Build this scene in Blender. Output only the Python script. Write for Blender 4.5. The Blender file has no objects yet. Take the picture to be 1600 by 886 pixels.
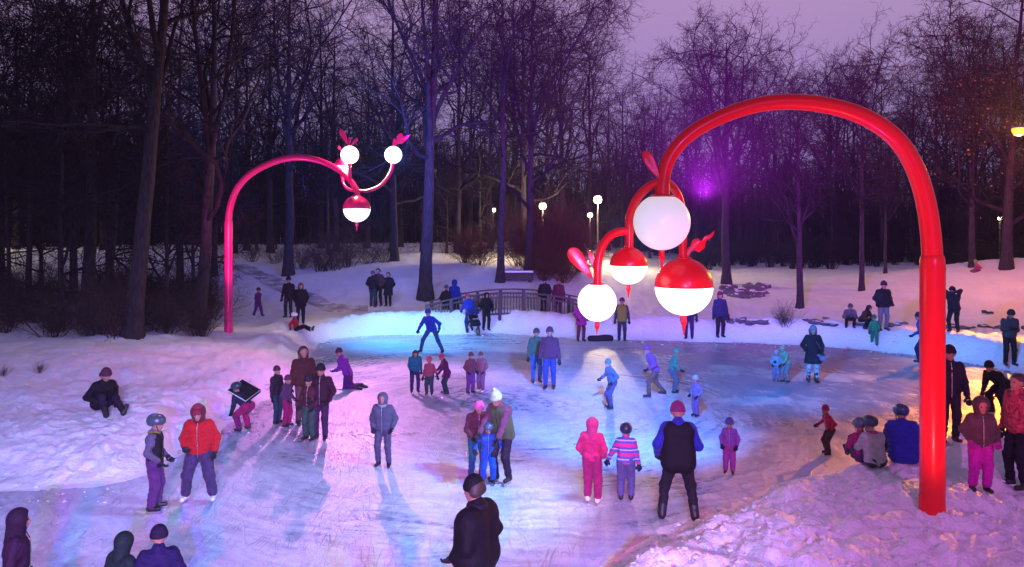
import bpy, bmesh, math, random
import numpy as np
from mathutils import Vector, Matrix

random.seed(7)
RNG = np.random.default_rng(11)
SC = bpy.context.scene
COL = SC.collection
F, CX, HY, EYE = 1200.0, 800.0, 354.0, 4.45      # camera: focal length, principal column, horizon row of a 1600 px wide picture, eye height
R = math.radians
HAZE = .00022

# ------------------------------------------------------------------ objects and names
def tag(o, label=None, cat=None, group=None, kind=None):
    if label: o['label'] = label
    if cat: o['category'] = cat
    if group: o['group'] = group
    if kind: o['kind'] = kind
    return o

def link(o, parent=None):
    COL.objects.link(o)
    if parent is not None: o.parent = parent
    return o

def empty(name, loc=(0, 0, 0), rz=0.0):
    o = bpy.data.objects.new(name, None)
    o.empty_display_size = 0.2
    o.location = loc; o.rotation_euler = (0, 0, rz)
    return link(o)

def mesh_np(name, verts, faces, mat=None, smooth=True):
    """verts (N,3), faces (M,k) arrays of one k, or a list of such arrays"""
    me = bpy.data.meshes.new(name)
    verts = np.asarray(verts, dtype=np.float32)
    if not isinstance(faces, list): faces = [faces]
    faces = [np.asarray(f, dtype=np.int32) for f in faces if len(f)]
    nl = sum(f.size for f in faces); nf = sum(len(f) for f in faces)
    me.vertices.add(len(verts)); me.vertices.foreach_set('co', verts.ravel())
    me.loops.add(nl); me.polygons.add(nf)
    me.loops.foreach_set('vertex_index', np.concatenate([f.ravel() for f in faces]))
    tot = np.concatenate([np.full(len(f), f.shape[1], np.int32) for f in faces])
    st = np.concatenate([[0], np.cumsum(tot)[:-1]]).astype(np.int32)
    me.polygons.foreach_set('loop_start', st)
    me.polygons.foreach_set('loop_total', tot)
    me.polygons.foreach_set('use_smooth', np.full(nf, smooth))
    me.update(calc_edges=True)
    if mat: me.materials.append(mat)
    return me

def obj(name, me, parent=None):
    return link(bpy.data.objects.new(name, me), parent)

def copy_tree(root):
    c = root.copy(); COL.objects.link(c)
    for ch in list(root.children):
        k = ch.copy(); COL.objects.link(k); k.parent = c
        for g in list(ch.children):
            q = g.copy(); COL.objects.link(q); q.parent = k
    return c

class MB:
    """collects shapes into one mesh"""
    def __init__(s): s.v = []; s.f = []; s.n = 0
    def add(s, v, f):
        s.v.append(np.asarray(v, float).reshape(-1, 3))
        for face in f: s.f.append(tuple(int(i) + s.n for i in face))
        s.n += len(s.v[-1]); return s
    def box(s, c, size, rot=None, bev=0.0):
        sx, sy, sz = [q / 2 for q in size]
        b = bmesh.new(); bmesh.ops.create_cube(b, size=1)
        for v in b.verts: v.co = Vector((v.co.x * 2 * sx, v.co.y * 2 * sy, v.co.z * 2 * sz))
        if bev: bmesh.ops.bevel(b, geom=b.edges[:], offset=bev, segments=2, affect='EDGES')
        return s._bm(b, rot, c)
    def _bm(s, b, rot, c):
        b.verts.index_update()
        M = (rot.to_matrix() if rot is not None and not isinstance(rot, Matrix) else rot)
        v = [(M @ q.co if M is not None else q.co) + Vector(c) for q in b.verts]
        f = [[q.index for q in p.verts] for p in b.faces]
        b.free(); return s.add([tuple(q) for q in v], f)
    def tube(s, pts, rad, n=12, caps=True):
        P = np.asarray(pts, float); m = len(P)
        r = np.broadcast_to(np.asarray(rad, float), (m,))
        T = np.gradient(P, axis=0); T /= np.linalg.norm(T, axis=1)[:, None] + 1e-12
        ref = np.array([0, 0, 1.0]) if abs(T[0][2]) < .9 else np.array([1.0, 0, 0])
        U = np.cross(T[0], ref); U /= np.linalg.norm(U)
        a = np.linspace(0, 2 * np.pi, n, endpoint=False); V = []
        for i in range(m):
            U = U - T[i] * U.dot(T[i]); U /= np.linalg.norm(U); W = np.cross(T[i], U)
            V.append(P[i] + r[i] * (np.cos(a)[:, None] * U + np.sin(a)[:, None] * W))
        f = []
        for i in range(m - 1):
            for j in range(n):
                k = (j + 1) % n
                f.append((i * n + j, i * n + k, (i + 1) * n + k, (i + 1) * n + j))
        if caps:
            f.append(tuple(range(n - 1, -1, -1))); f.append(tuple((m - 1) * n + j for j in range(n)))
        return s.add(np.concatenate(V), f)
    def lathe(s, prof, c=(0, 0, 0), n=32):
        a = np.linspace(0, 2 * np.pi, n, endpoint=False); V = []; f = []
        for (r, z) in prof: V.append(np.stack([r * np.cos(a), r * np.sin(a), np.full(n, z)], 1))
        for i in range(len(prof) - 1):
            for j in range(n):
                k = (j + 1) % n
                f.append((i * n + j, i * n + k, (i + 1) * n + k, (i + 1) * n + j))
        f.append(tuple(range(n - 1, -1, -1))); f.append(tuple((len(prof) - 1) * n + j for j in range(n)))
        return s.add(np.concatenate(V) + np.asarray(c), f)
    def build(s, name, mat, parent=None, smooth=True, split=True):
        me = bpy.data.meshes.new(name)
        me.from_pydata(np.concatenate(s.v).tolist(), [], s.f)
        me.polygons.foreach_set('use_smooth', np.full(len(me.polygons), smooth))
        if smooth and split:
            try: me.set_sharp_from_angle(angle=R(38))
            except Exception: pass
        me.update(); me.materials.append(mat) if mat else None
        return obj(name, me, parent)

# ------------------------------------------------------------------ noise
def _h(ix, iy, seed):
    n = (ix.astype(np.int64) * 374761393 + iy.astype(np.int64) * 668265263 + seed * 144269504) & 0xFFFFFFFF
    n = ((n ^ (n >> 13)) * 1274126177) & 0xFFFFFFFF
    n = (n ^ (n >> 16)) & 0xFFFFFFFF
    return n.astype(np.float64) / 4294967295.0
def vnoise(x, y, seed=0):
    x = np.asarray(x, float); y = np.asarray(y, float)
    ix = np.floor(x); iy = np.floor(y); fx = x - ix; fy = y - iy
    fx = fx * fx * fx * (fx * (fx * 6 - 15) + 10); fy = fy * fy * fy * (fy * (fy * 6 - 15) + 10)
    a = _h(ix, iy, seed); b = _h(ix + 1, iy, seed); c = _h(ix, iy + 1, seed); d = _h(ix + 1, iy + 1, seed)
    return (a + (b - a) * fx + (c - a) * fy + (a - b - c + d) * fx * fy) * 2 - 1
def fbm(x, y, seed=0, octv=4, gain=.5):
    s = 0; a = 1
    for i in range(octv):
        c, q = math.cos(i * 1.3), math.sin(i * 1.3)
        s = s + a * vnoise((x * c - y * q) * 2 ** i + 17.3 * i, (x * q + y * c) * 2 ** i - 9.1 * i, seed + i); a *= gain
    return s
def S(a, b, x):
    t = np.clip((x - a) / (b - a), 0, 1); return t * t * (3 - 2 * t)

# ------------------------------------------------------------------ materials
MATS = {}
def mat(name, col, rough=.6, col2=None, scale=6.0, bump=0.0, bscale=30.0, metal=0.0, emit=None, estr=0.0, spec=.5, coat=0.0, detail=5, stretch=None, sheen=0.0):
    if name in MATS: return MATS[name]
    m = bpy.data.materials.new(name); m.use_nodes = True
    nt = m.node_tree; b = nt.nodes['Principled BSDF']
    b.inputs['Base Color'].default_value = (*col, 1); b.inputs['Roughness'].default_value = rough
    b.inputs['Metallic'].default_value = metal; b.inputs['Specular IOR Level'].default_value = spec
    if coat: b.inputs['Coat Weight'].default_value = coat; b.inputs['Coat Roughness'].default_value = .05
    if sheen: b.inputs['Sheen Weight'].default_value = sheen
    if emit:
        b.inputs['Emission Color'].default_value = (*emit, 1); b.inputs['Emission Strength'].default_value = estr
    tc = nt.nodes.new('ShaderNodeTexCoord'); src = tc.outputs['Object']
    if stretch:
        mp = nt.nodes.new('ShaderNodeMapping'); mp.inputs['Scale'].default_value = stretch
        nt.links.new(src, mp.inputs[0]); src = mp.outputs[0]
    if col2 is not None:
        n = nt.nodes.new('ShaderNodeTexNoise'); n.inputs['Scale'].default_value = scale; n.inputs['Detail'].default_value = detail
        nt.links.new(src, n.inputs['Vector'])
        r = nt.nodes.new('ShaderNodeValToRGB')
        r.color_ramp.elements[0].position = .35; r.color_ramp.elements[0].color = (*col, 1)
        r.color_ramp.elements[1].position = .65; r.color_ramp.elements[1].color = (*col2, 1)
        nt.links.new(n.outputs['Fac'], r.inputs[0]); nt.links.new(r.outputs[0], b.inputs['Base Color'])
    if bump:
        n = nt.nodes.new('ShaderNodeTexNoise'); n.inputs['Scale'].default_value = bscale; n.inputs['Detail'].default_value = 6
        nt.links.new(src, n.inputs['Vector'])
        bp = nt.nodes.new('ShaderNodeBump'); bp.inputs['Strength'].default_value = bump; bp.inputs['Distance'].default_value = .03
        nt.links.new(n.outputs['Fac'], bp.inputs['Height']); nt.links.new(bp.outputs[0], b.inputs['Normal'])
    MATS[name] = m; return m

def snow_material():
    m = mat('snow', (.80, .82, .86), .55, (.88, .89, .92), .8)
    nt = m.node_tree; b = nt.nodes['Principled BSDF']
    tc = nt.nodes.new('ShaderNodeTexCoord'); h = None
    for sc, amt in ((2.2, .5), (9.0, .32), (38.0, .16)):
        n = nt.nodes.new('ShaderNodeTexNoise'); n.inputs['Scale'].default_value = sc; n.inputs['Detail'].default_value = 6; n.inputs['Roughness'].default_value = .62
        nt.links.new(tc.outputs['Object'], n.inputs['Vector'])
        q = nt.nodes.new('ShaderNodeMath'); q.operation = 'MULTIPLY'; q.inputs[1].default_value = amt
        nt.links.new(n.outputs['Fac'], q.inputs[0])
        if h is None: h = q.outputs[0]
        else:
            ad = nt.nodes.new('ShaderNodeMath'); ad.operation = 'ADD'
            nt.links.new(h, ad.inputs[0]); nt.links.new(q.outputs[0], ad.inputs[1]); h = ad.outputs[0]
    bp = nt.nodes.new('ShaderNodeBump'); bp.inputs['Strength'].default_value = .9; bp.inputs['Distance'].default_value = .14
    nt.links.new(h, bp.inputs['Height']); nt.links.new(bp.outputs[0], b.inputs['Normal'])
    return m

def ice_material():
    m = bpy.data.materials.new('rink_ice'); m.use_nodes = True
    nt = m.node_tree; b = nt.nodes['Principled BSDF']; L = nt.links.new
    tc = nt.nodes.new('ShaderNodeTexCoord')
    def N(t, **k):
        n = nt.nodes.new(t)
        for a, v in k.items(): setattr(n, a, v)
        return n
    def noise(scale, detail=5, rough=.55, stretch=None, rot=0, dist=0.0):
        mp = N('ShaderNodeMapping'); mp.inputs['Scale'].default_value = stretch or (1, 1, 1); mp.inputs['Rotation'].default_value = (0, 0, rot)
        L(tc.outputs['Object'], mp.inputs[0])
        n = N('ShaderNodeTexNoise'); n.inputs['Scale'].default_value = scale; n.inputs['Detail'].default_value = detail
        n.inputs['Roughness'].default_value = rough; n.inputs['Distortion'].default_value = dist
        L(mp.outputs[0], n.inputs['Vector']); return n.outputs['Fac']
    def ramp(x, p0, p1, c0=(0, 0, 0), c1=(1, 1, 1)):
        r = N('ShaderNodeValToRGB'); e = r.color_ramp.elements
        e[0].position = p0; e[1].position = p1; e[0].color = (*c0, 1); e[1].color = (*c1, 1)
        L(x, r.inputs[0]); return r.outputs[0]
    def mth(op, a, c):
        n = N('ShaderNodeMath', operation=op)
        for i, v in enumerate((a, c)):
            if isinstance(v, (int, float)): n.inputs[i].default_value = v
            else: L(v, n.inputs[i])
        return n.outputs[0]
    # snowed-over and bare patches, and blade scratches: thin iso-lines of long wandering noise fields
    patch = ramp(noise(.28, 4, .5), .36, .62)
    dust = ramp(noise(5.5, 7, .7), .40, .62)
    # long scrapes that follow the skaters' laps round the rink: noise drawn out along circles about the middle of the ice
    sp_ = N('ShaderNodeSeparateXYZ'); L(tc.outputs['Object'], sp_.inputs[0])
    yy = mth('SUBTRACT', sp_.outputs[1], 19.0); rad = mth('SQRT', mth('ADD', mth('MULTIPLY', sp_.outputs[0], sp_.outputs[0]), mth('MULTIPLY', yy, yy)), 0)
    cb = N('ShaderNodeCombineXYZ'); L(mth('ADD', mth('MULTIPLY', rad, 1.0), mth('MULTIPLY', noise(.35, 3), 1.6)), cb.inputs[0])
    L(mth('MULTIPLY', mth('DIVIDE', sp_.outputs[0], mth('ADD', rad, .4)), .9), cb.inputs[1]); L(mth('MULTIPLY', mth('DIVIDE', yy, mth('ADD', rad, .4)), .9), cb.inputs[2])
    def lap(scale, detail, rough):
        n = N('ShaderNodeTexNoise'); n.inputs['Scale'].default_value = scale; n.inputs['Detail'].default_value = detail; n.inputs['Roughness'].default_value = rough
        L(cb.outputs[0], n.inputs['Vector']); return n.outputs['Fac']
    lapm = ramp(lap(4.5, 8, .72), .40, .60)
    dust = mth('ADD', mth('MULTIPLY', dust, .40), mth('MULTIPLY', lapm, .60))
    scr = None
    for k, (rot, sc, st) in enumerate(((.2, .9, (1, .22, 1)), (1.1, 1.1, (1, .25, 1)), (2.0, .8, (1, .2, 1)), (2.7, 1.3, (1, .3, 1)), (.7, 1.7, (1, .3, 1)), (1.6, 2.2, (1, .3, 1)))):
        f = noise(sc, 2.0, .5, st, rot, .6)
        v = mth('ABSOLUTE', mth('SUBTRACT', mth('FRACT', mth('MULTIPLY', f, 9.0), 0), .5), 0)
        s_ = ramp(v, .0, .035, (1, 1, 1), (0, 0, 0))
        scr = s_ if scr is None else mth('MAXIMUM', scr, s_)
    scr = mth('MULTIPLY', scr, ramp(noise(1.6, 4, .6), .35, .6))
    mixa = N('ShaderNodeMix', data_type='RGBA'); mixa.inputs[6].default_value = (.13, .14, .24, 1); mixa.inputs[7].default_value = (.52, .58, .72, 1)
    # darker, less dusted ice towards the right and far side
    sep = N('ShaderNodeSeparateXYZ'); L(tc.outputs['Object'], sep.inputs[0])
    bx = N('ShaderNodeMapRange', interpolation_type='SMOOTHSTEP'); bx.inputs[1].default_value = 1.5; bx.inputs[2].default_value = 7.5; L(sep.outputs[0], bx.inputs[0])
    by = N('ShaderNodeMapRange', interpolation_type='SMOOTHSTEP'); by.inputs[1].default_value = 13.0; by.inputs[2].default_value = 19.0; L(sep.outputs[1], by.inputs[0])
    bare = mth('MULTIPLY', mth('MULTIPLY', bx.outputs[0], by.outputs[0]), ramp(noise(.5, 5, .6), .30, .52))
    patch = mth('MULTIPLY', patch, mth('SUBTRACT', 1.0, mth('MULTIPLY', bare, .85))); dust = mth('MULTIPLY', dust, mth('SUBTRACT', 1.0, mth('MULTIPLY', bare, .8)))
    L(patch, mixa.inputs[0])
    mixb = N('ShaderNodeMix', data_type='RGBA'); mixb.inputs[7].default_value = (.76, .80, .88, 1)
    L(mth('MULTIPLY', dust, .85), mixb.inputs[0]); L(mixa.outputs[2], mixb.inputs[6])
    mixc = N('ShaderNodeMix', data_type='RGBA'); mixc.inputs[7].default_value = (.30, .32, .38, 1)
    L(mth('MULTIPLY', scr, .7), mixc.inputs[0]); L(mixb.outputs[2], mixc.inputs[6])
    L(mixc.outputs[2], b.inputs['Base Color'])
    L(mth('ADD', mth('MULTIPLY', patch, .22), mth('ADD', mth('MULTIPLY', dust, .2), .18)), b.inputs['Roughness'])
    h = mth('SUBTRACT', mth('ADD', mth('MULTIPLY', dust, .5), mth('MULTIPLY', noise(26, 5, .65), .8)), mth('MULTIPLY', scr, .5))
    bp = N('ShaderNodeBump'); bp.inputs['Strength'].default_value = .55; bp.inputs['Distance'].default_value = .02
    L(h, bp.inputs['Height']); L(bp.outputs[0], b.inputs['Normal'])
    return m

# ------------------------------------------------------------------ the rink outline and the lie of the land
def ice_pt(px, py):                      # a picture point on the ice plane, as ground x, y
    d = EYE * F / (py - HY); return ((px - CX) * d / F, d)
_rink = [  # (px, py, class of the bank that follows) L left slope, F far ploughed bank, N near heap
    (-420, 800, 'L'), (-120, 772, 'L'), (60, 768, 'L'), (150, 762, 'L'), (240, 742, 'L'), (300, 712, 'L'), (345, 672, 'L'), (395, 640, 'L'), (440, 602, 'L'), (480, 566, 'L'),
    (492, 541, 'L'), (515, 530, 'F'), (570, 525, 'F'), (650, 523, 'F'), (780, 521, 'F'), (900, 529, 'F'), (1000, 531, 'F'), (1130, 535, 'F'),
    (1250, 539, 'F'), (1350, 546, 'F'), (1440, 556, 'F'), (1530, 570, 'F'), (1620, 586, 'F'), (1760, 610, 'F'), (1950, 650, 'N'), (1900, 690, 'N'), (1640, 694, 'N'),
    (1490, 690, 'N'), (1430, 702, 'N'), (1340, 732, 'N'), (1180, 766, 'N'), (1060, 812, 'N'), (970, 856, 'N'), (880, 900, 'N'), (800, 1000, 'N'), (700, 1200, 'N'), (400, 1300, 'N'), (0, 1200, 'N'), (-350, 980, 'L')]
RINK = np.array([ice_pt(a, b) for a, b, _ in _rink]); RCL = [c for _, _, c in _rink]
def rink_dist(x, y):
    """signed distance to the rink edge (outside positive) and distance to each class of bank"""
    x = np.asarray(x, float); y = np.asarray(y, float)
    D = {'L': np.full(x.shape, 1e9), 'F': np.full(x.shape, 1e9), 'N': np.full(x.shape, 1e9)}
    ins = np.zeros(x.shape, bool); n = len(RINK)
    for i in range(n):
        ax, ay = RINK[i]; bx, by = RINK[(i + 1) % n]; dx, dy = bx - ax, by - ay
        t = np.clip(((x - ax) * dx + (y - ay) * dy) / (dx * dx + dy * dy), 0, 1)
        d = np.hypot(x - ax - t * dx, y - ay - t * dy)
        c = RCL[i]; D[c] = np.minimum(D[c], d)
        cr = (ay > y) != (by > y)
        ins ^= cr & (x < (bx - ax) * (y - ay) / (by - ay + 1e-12) + ax)
    s = np.minimum(np.minimum(D['L'], D['F']), D['N'])
    return np.where(ins, -s, s), D

def height(x, y):
    x = np.asarray(x, float); y = np.asarray(y, float)
    s, D = rink_dist(x + .18 * fbm(x * .8, y * .8, 5, 3), y + .18 * fbm(x * .8 + 40, y * .8, 6, 3))
    so = np.maximum(s, 0)
    w = {k: 1 / (D[k] + .25) ** 3 for k in D}; W = w['L'] + w['F'] + w['N']
    wL, wF, wN = w['L'] / W, w['F'] / W, w['N'] / W
    zL = .42 * S(0, 1.6, so) + .85 * S(.8, 8.0, so)
    zF = .82 * S(-.05, .75, so) - .40 * S(1.2, 3.4, so)
    zN = .46 * S(0, 1.3, so) - .12 * S(2.0, 4.0, so)
    z = wL * zL + wF * zF + wN * zN
    az = x / np.maximum(y, 1)
    zfar = 2.55 - 1.45 * S(.03, .24, az)
    k = S(31, 54, y)
    z = z * (1 - k) + zfar * k
    z = z + 1.85 * np.exp(-((x - 30.5) / 9.6) ** 2 - ((y - 43) / 7.0) ** 2)      # the sledding hill
    z = z + .42 * np.exp(-((x - 8.2) / 1.5) ** 2 - ((y - 12.9) / .75) ** 2)      # heap by the pole
    z = z + .10 * np.exp(-((x - 6.15) / .8) ** 2 - ((y - 11.1) / .8) ** 2)
    g = S(-.02, .5, s)
    near = g * wN * S(60, 20, y)
    b1 = np.abs(fbm(x * 2.2, y * 2.2, 21, 3)); b2 = np.abs(fbm(x * 7.0, y * 7.0, 31, 3))
    z = z + near * (.10 * fbm(x * .9, y * .9, 22, 2) + .10 * (b1 - .35) + .050 * (b2 - .4) + .022 * (np.abs(fbm(x * 17, y * 17, 35, 2)) - .3))
    z = z + g * wF * S(45, 30, y) * (.09 * fbm(x * 1.4, y * 1.4, 41, 3) + .07 * (np.abs(fbm(x * 4.5, y * 4.5, 43, 2)) - .3))
    z = z + g * wL * S(45, 20, y) * (.09 * fbm(x * .6, y * .6, 51, 3) + .05 * (np.abs(fbm(x * 2.9, y * 2.9, 53, 3)) - .35) + .055 * (np.abs(fbm(x * 6.5, y * 6.5, 57, 3)) - .35))
    z = z + g * S(3.2, .6, D['L']) * S(14, 20, y) * (.16 * np.maximum(fbm(x * 1.7, y * 1.7, 71, 3), 0) + .08 * np.maximum(fbm(x * 4.2, y * 4.2, 73, 3), -.1))
    z = z + S(25, 40, y) * (.06 * fbm(x * .5, y * .5, 61, 4) + .05 * (np.abs(fbm(x * 1.9, y * 1.9, 67, 3)) - .3))
    return np.where(s < 0, -.10 + .10 * S(-.5, 0, s), z)

def gz(x, y): return float(max(height(np.array([x]), np.array([y]))[0], 0.0))
def foot(px, py, dmin=6.0, dmax=130.0):
    """the first ground point seen at a picture point"""
    d = np.exp(np.linspace(math.log(dmin), math.log(dmax), 3000))
    x = (px - CX) * d / F; zr = EYE - (py - HY) * d / F
    hit = np.nonzero(zr <= np.maximum(height(x, d), 0))[0]
    i = hit[0] if len(hit) else len(d) - 1
    return float(x[i]), float(d[i]), float(max(height(x[i:i + 1], d[i:i + 1])[0], 0))
def at(px, py, d): return np.array([(px - CX) * d / F, d, EYE + (HY - py) * d / F])

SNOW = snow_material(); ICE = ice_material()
def build_land():
    th = np.concatenate([np.linspace(-180, -52, 40, endpoint=False), np.linspace(-47, 47, 640), np.linspace(52, 180, 40, endpoint=False)])
    rr = [.0]; r = 1.2
    while r < 190:
        rr.append(r); r *= 1.0042 if 8 < r < 20 else 1.0065 if 20 <= r < 36 else 1.02 if r < 110 else 1.12
    rr = np.array(rr[1:]); T, Q = np.meshgrid(np.radians(th), rr)
    X = Q * np.sin(T); Y = Q * np.cos(T)
    Z = height(X.ravel(), Y.ravel())
    n, m = T.shape; V = np.stack([X.ravel(), Y.ravel(), Z], 1)
    i = np.arange(n - 1)[:, None] * m; j = np.arange(m)[None, :]; j2 = (j + 1) % m
    fc = np.stack([i + j, i + j2, i + m + j2, i + m + j], -1).reshape(-1, 4)[:, ::-1]
    V = np.concatenate([V, [[0, 0, Z[:m].mean()]]]); c = len(V) - 1
    j = np.arange(m); tri = np.stack([np.full(m, c), (j + 1) % m, j], 1)
    o = obj('snow_ground', mesh_np('snow_ground', V, [fc, tri], SNOW)); tag(o, kind='structure')
    Nx = np.roll(RINK, -1, 0) - np.roll(RINK, 1, 0); Nx = np.stack([Nx[:, 1], -Nx[:, 0]], 1); Nx /= np.linalg.norm(Nx, axis=1)[:, None]
    if rink_dist(RINK[:, 0] + Nx[:, 0] * .1, RINK[:, 1] + Nx[:, 1] * .1)[0].mean() < 0: Nx = -Nx
    P = np.concatenate([RINK + .7 * Nx, np.zeros((len(RINK), 1))], 1)        # runs a little way in under the banks
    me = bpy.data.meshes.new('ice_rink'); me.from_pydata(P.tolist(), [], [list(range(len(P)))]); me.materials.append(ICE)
    o = obj('ice_rink', me); tag(o, kind='structure')
    if me.polygons[0].normal.z < 0: me.flip_normals()
build_land()

def strip(name, pts, width, m, lift=.012):
    """a trodden path that lies on the ground"""
    P = np.array(pts); t = np.linspace(0, 1, 60)
    k = np.linspace(0, 1, len(P)); C = np.stack([np.interp(t, k, P[:, 0]), np.interp(t, k, P[:, 1])], 1)
    T = np.gradient(C, axis=0); T /= np.linalg.norm(T, axis=1)[:, None]; Nn = np.stack([-T[:, 1], T[:, 0]], 1)
    V = []; W = 7
    for j in range(W):
        q = (j / (W - 1) - .5) * width * (1 + .25 * vnoise(t * 9, t * 0, 3))
        A = C + Nn * q[:, None]; V.append(np.stack([A[:, 0], A[:, 1], height(A[:, 0], A[:, 1]) + lift], 1))
    V = np.stack(V, 1).reshape(-1, 3); i = np.arange(59)[:, None] * W; j = np.arange(W - 1)[None, :]
    fc = np.stack([i + j, i + W + j, i + W + j + 1, i + j + 1], -1).reshape(-1, 4)
    o = obj(name, mesh_np(name, V, fc, m)); tag(o, kind='structure')
PATHM = mat('trodden_snow', (.30, .27, .26), .8, (.62, .60, .62), 1.4, .6, 12)
strip('footpath', [foot(372, 414)[:2], foot(420, 436)[:2], foot(470, 462)[:2], foot(520, 482)[:2], foot(575, 484)[:2]], 1.1, PATHM)

_ico = bmesh.new(); bmesh.ops.create_icosphere(_ico, subdivisions=2, radius=1)
ICO_V = np.array([v.co[:] for v in _ico.verts]); ICO_F = np.array([[v.index for v in f.verts] for f in _ico.faces]); _ico.free()
def lumps(name, pts, sizes, m, seed):
    rg = np.random.default_rng(seed); V = []; Fc = []; n = 0
    for (x, y, z), s in zip(pts, sizes):
        sc = s * np.array([rg.uniform(.7, 1.4), rg.uniform(.7, 1.4), rg.uniform(.45, .9)])
        k = ICO_V + .75 * vnoise(ICO_V[:, 0] * 1.7 + rg.uniform(0, 99), ICO_V[:, 1] * 1.7 + ICO_V[:, 2] * 1.3, 3)[:, None] * ICO_V
        a = rg.uniform(0, 6.3); c, q = math.cos(a), math.sin(a); k = k * sc
        V.append(np.stack([k[:, 0] * c - k[:, 1] * q + x, k[:, 0] * q + k[:, 1] * c + y, k[:, 2] + z], 1)); Fc.append(ICO_F + n); n += len(ICO_V)
    return obj(name, mesh_np(name, np.concatenate(V), np.concatenate(Fc), m))
def scatter_crumbs():
    rg = np.random.default_rng(5); pts = []; sz = []
    while len(pts) < 1700:
        x = rg.uniform(.5, 11); y = rg.uniform(8.4, 14.5); s, D = rink_dist(np.array([x]), np.array([y]))
        if s[0] < .1 or D['N'][0] > 3.2: continue
        r = .008 + .040 * rg.random() ** 4; pts.append((x, y, gz(x, y) + r * .15)); sz.append(r)
    for _ in range(700):
        i = rg.integers(10, 24); t = rg.random(); p = RINK[i] * (1 - t) + RINK[i + 1] * t
        x = p[0] + rg.normal(0, .3); y = p[1] - abs(rg.normal(0, .5)) + .25; r = .010 + .035 * rg.random() ** 3
        pts.append((x, y, gz(x, y) + r * .2)); sz.append(r)
    for _ in range(260):
        i = rg.integers(0, 10); t = rg.random(); p = RINK[i] * (1 - t) + RINK[i + 1] * t
        x = p[0] + rg.normal(0, .6); y = p[1] + rg.normal(0, .6); r = .008 + .022 * rg.random() ** 3
        pts.append((x, y, gz(x, y) + r * .2)); sz.append(r)
    o = lumps('snow_crumbs', pts, sz, SNOW, 9); tag(o, kind='stuff')
scatter_crumbs()
# ------------------------------------------------------------------ bare trees and shrubs
def norm(v): return v / (np.linalg.norm(v, axis=-1, keepdims=True) + 1e-12)
def grow(rg, start, dirn, length, rad, n, jit, trop, taper=.35):
    """branches as polylines: start (M,3) ... -> points (M,n+1,3), radii (M,n+1)"""
    P = [start]; d = norm(dirn); st = (length / n)[:, None]; p = start
    for i in range(n):
        d = norm(d + rg.normal(0, jit, d.shape) + np.array([0, 0, trop])); p = p + d * st; P.append(p)
    t = np.linspace(0, 1, n + 1)[None, :]
    return np.stack(P, 1), rad[:, None] * (1 - (1 - taper) * t)
def tubes(P, Rr, k):
    M, n, _ = P.shape
    T = norm(np.gradient(P, axis=1)); ref = np.where(np.abs(T[:, :1, 2:3]) < .8, np.array([0, 0, 1.0]), np.array([1.0, 0, 0]))
    U = norm(np.cross(T, np.broadcast_to(ref, T.shape))); W = np.cross(T, U)
    a = np.linspace(0, 2 * np.pi, k, endpoint=False)
    V = P[:, :, None, :] + Rr[:, :, None, None] * (np.cos(a)[None, None, :, None] * U[:, :, None, :] + np.sin(a)[None, None, :, None] * W[:, :, None, :])
    b = np.arange(M)[:, None, None] * n * k; i = np.arange(n - 1)[None, :, None] * k; j = np.arange(k)[None, None, :]; j2 = (j + 1) % k
    fc = np.stack([b + i + j, b + i + j2, b + i + k + j2, b + i + k + j], -1).reshape(-1, 4)
    return V.reshape(-1, 3), fc
def spawn(rg, P, Rr, per, t0, t1, ang, lratio, rratio, plen, lfall=.45):
    """children of every branch: positions along it, directions swung off it"""
    M, n, _ = P.shape
    t = (np.linspace(t0, t1, per)[None, :] + rg.uniform(-.5, .5, (M, per)) * (t1 - t0) / per).clip(0.02, .99)
    f = t * (n - 1); i = np.minimum(f.astype(int), n - 2); fr = (f - i)[..., None]
    rows = np.arange(M)[:, None]
    s = P[rows, i] * (1 - fr) + P[rows, i + 1] * fr; d = norm(P[rows, i + 1] - P[rows, i])
    r = Rr[rows, i] * (1 - fr[..., 0]) + Rr[rows, i + 1] * fr[..., 0]
    az = rg.uniform(0, 6.28, (M, 1)) + np.arange(per)[None, :] * 2.4 + rg.normal(0, .4, (M, per))
    ref = np.where(np.abs(d[..., 2:3]) < .9, np.array([0, 0, 1.0]), np.array([1.0, 0, 0]))
    U = norm(np.cross(d, np.broadcast_to(ref, d.shape))); W = np.cross(d, U)
    th = np.radians(rg.uniform(ang[0], ang[1], (M, per)))[..., None]
    dd = d * np.cos(th) + np.sin(th) * (U * np.cos(az)[..., None] + W * np.sin(az)[..., None])
    L = plen[:, None] * lratio * (1 - lfall * t) * rg.uniform(.7, 1.25, (M, per))
    return s.reshape(-1, 3), dd.reshape(-1, 3), L.ravel(), (np.minimum(r * .85, r * rratio)).ravel()

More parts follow.
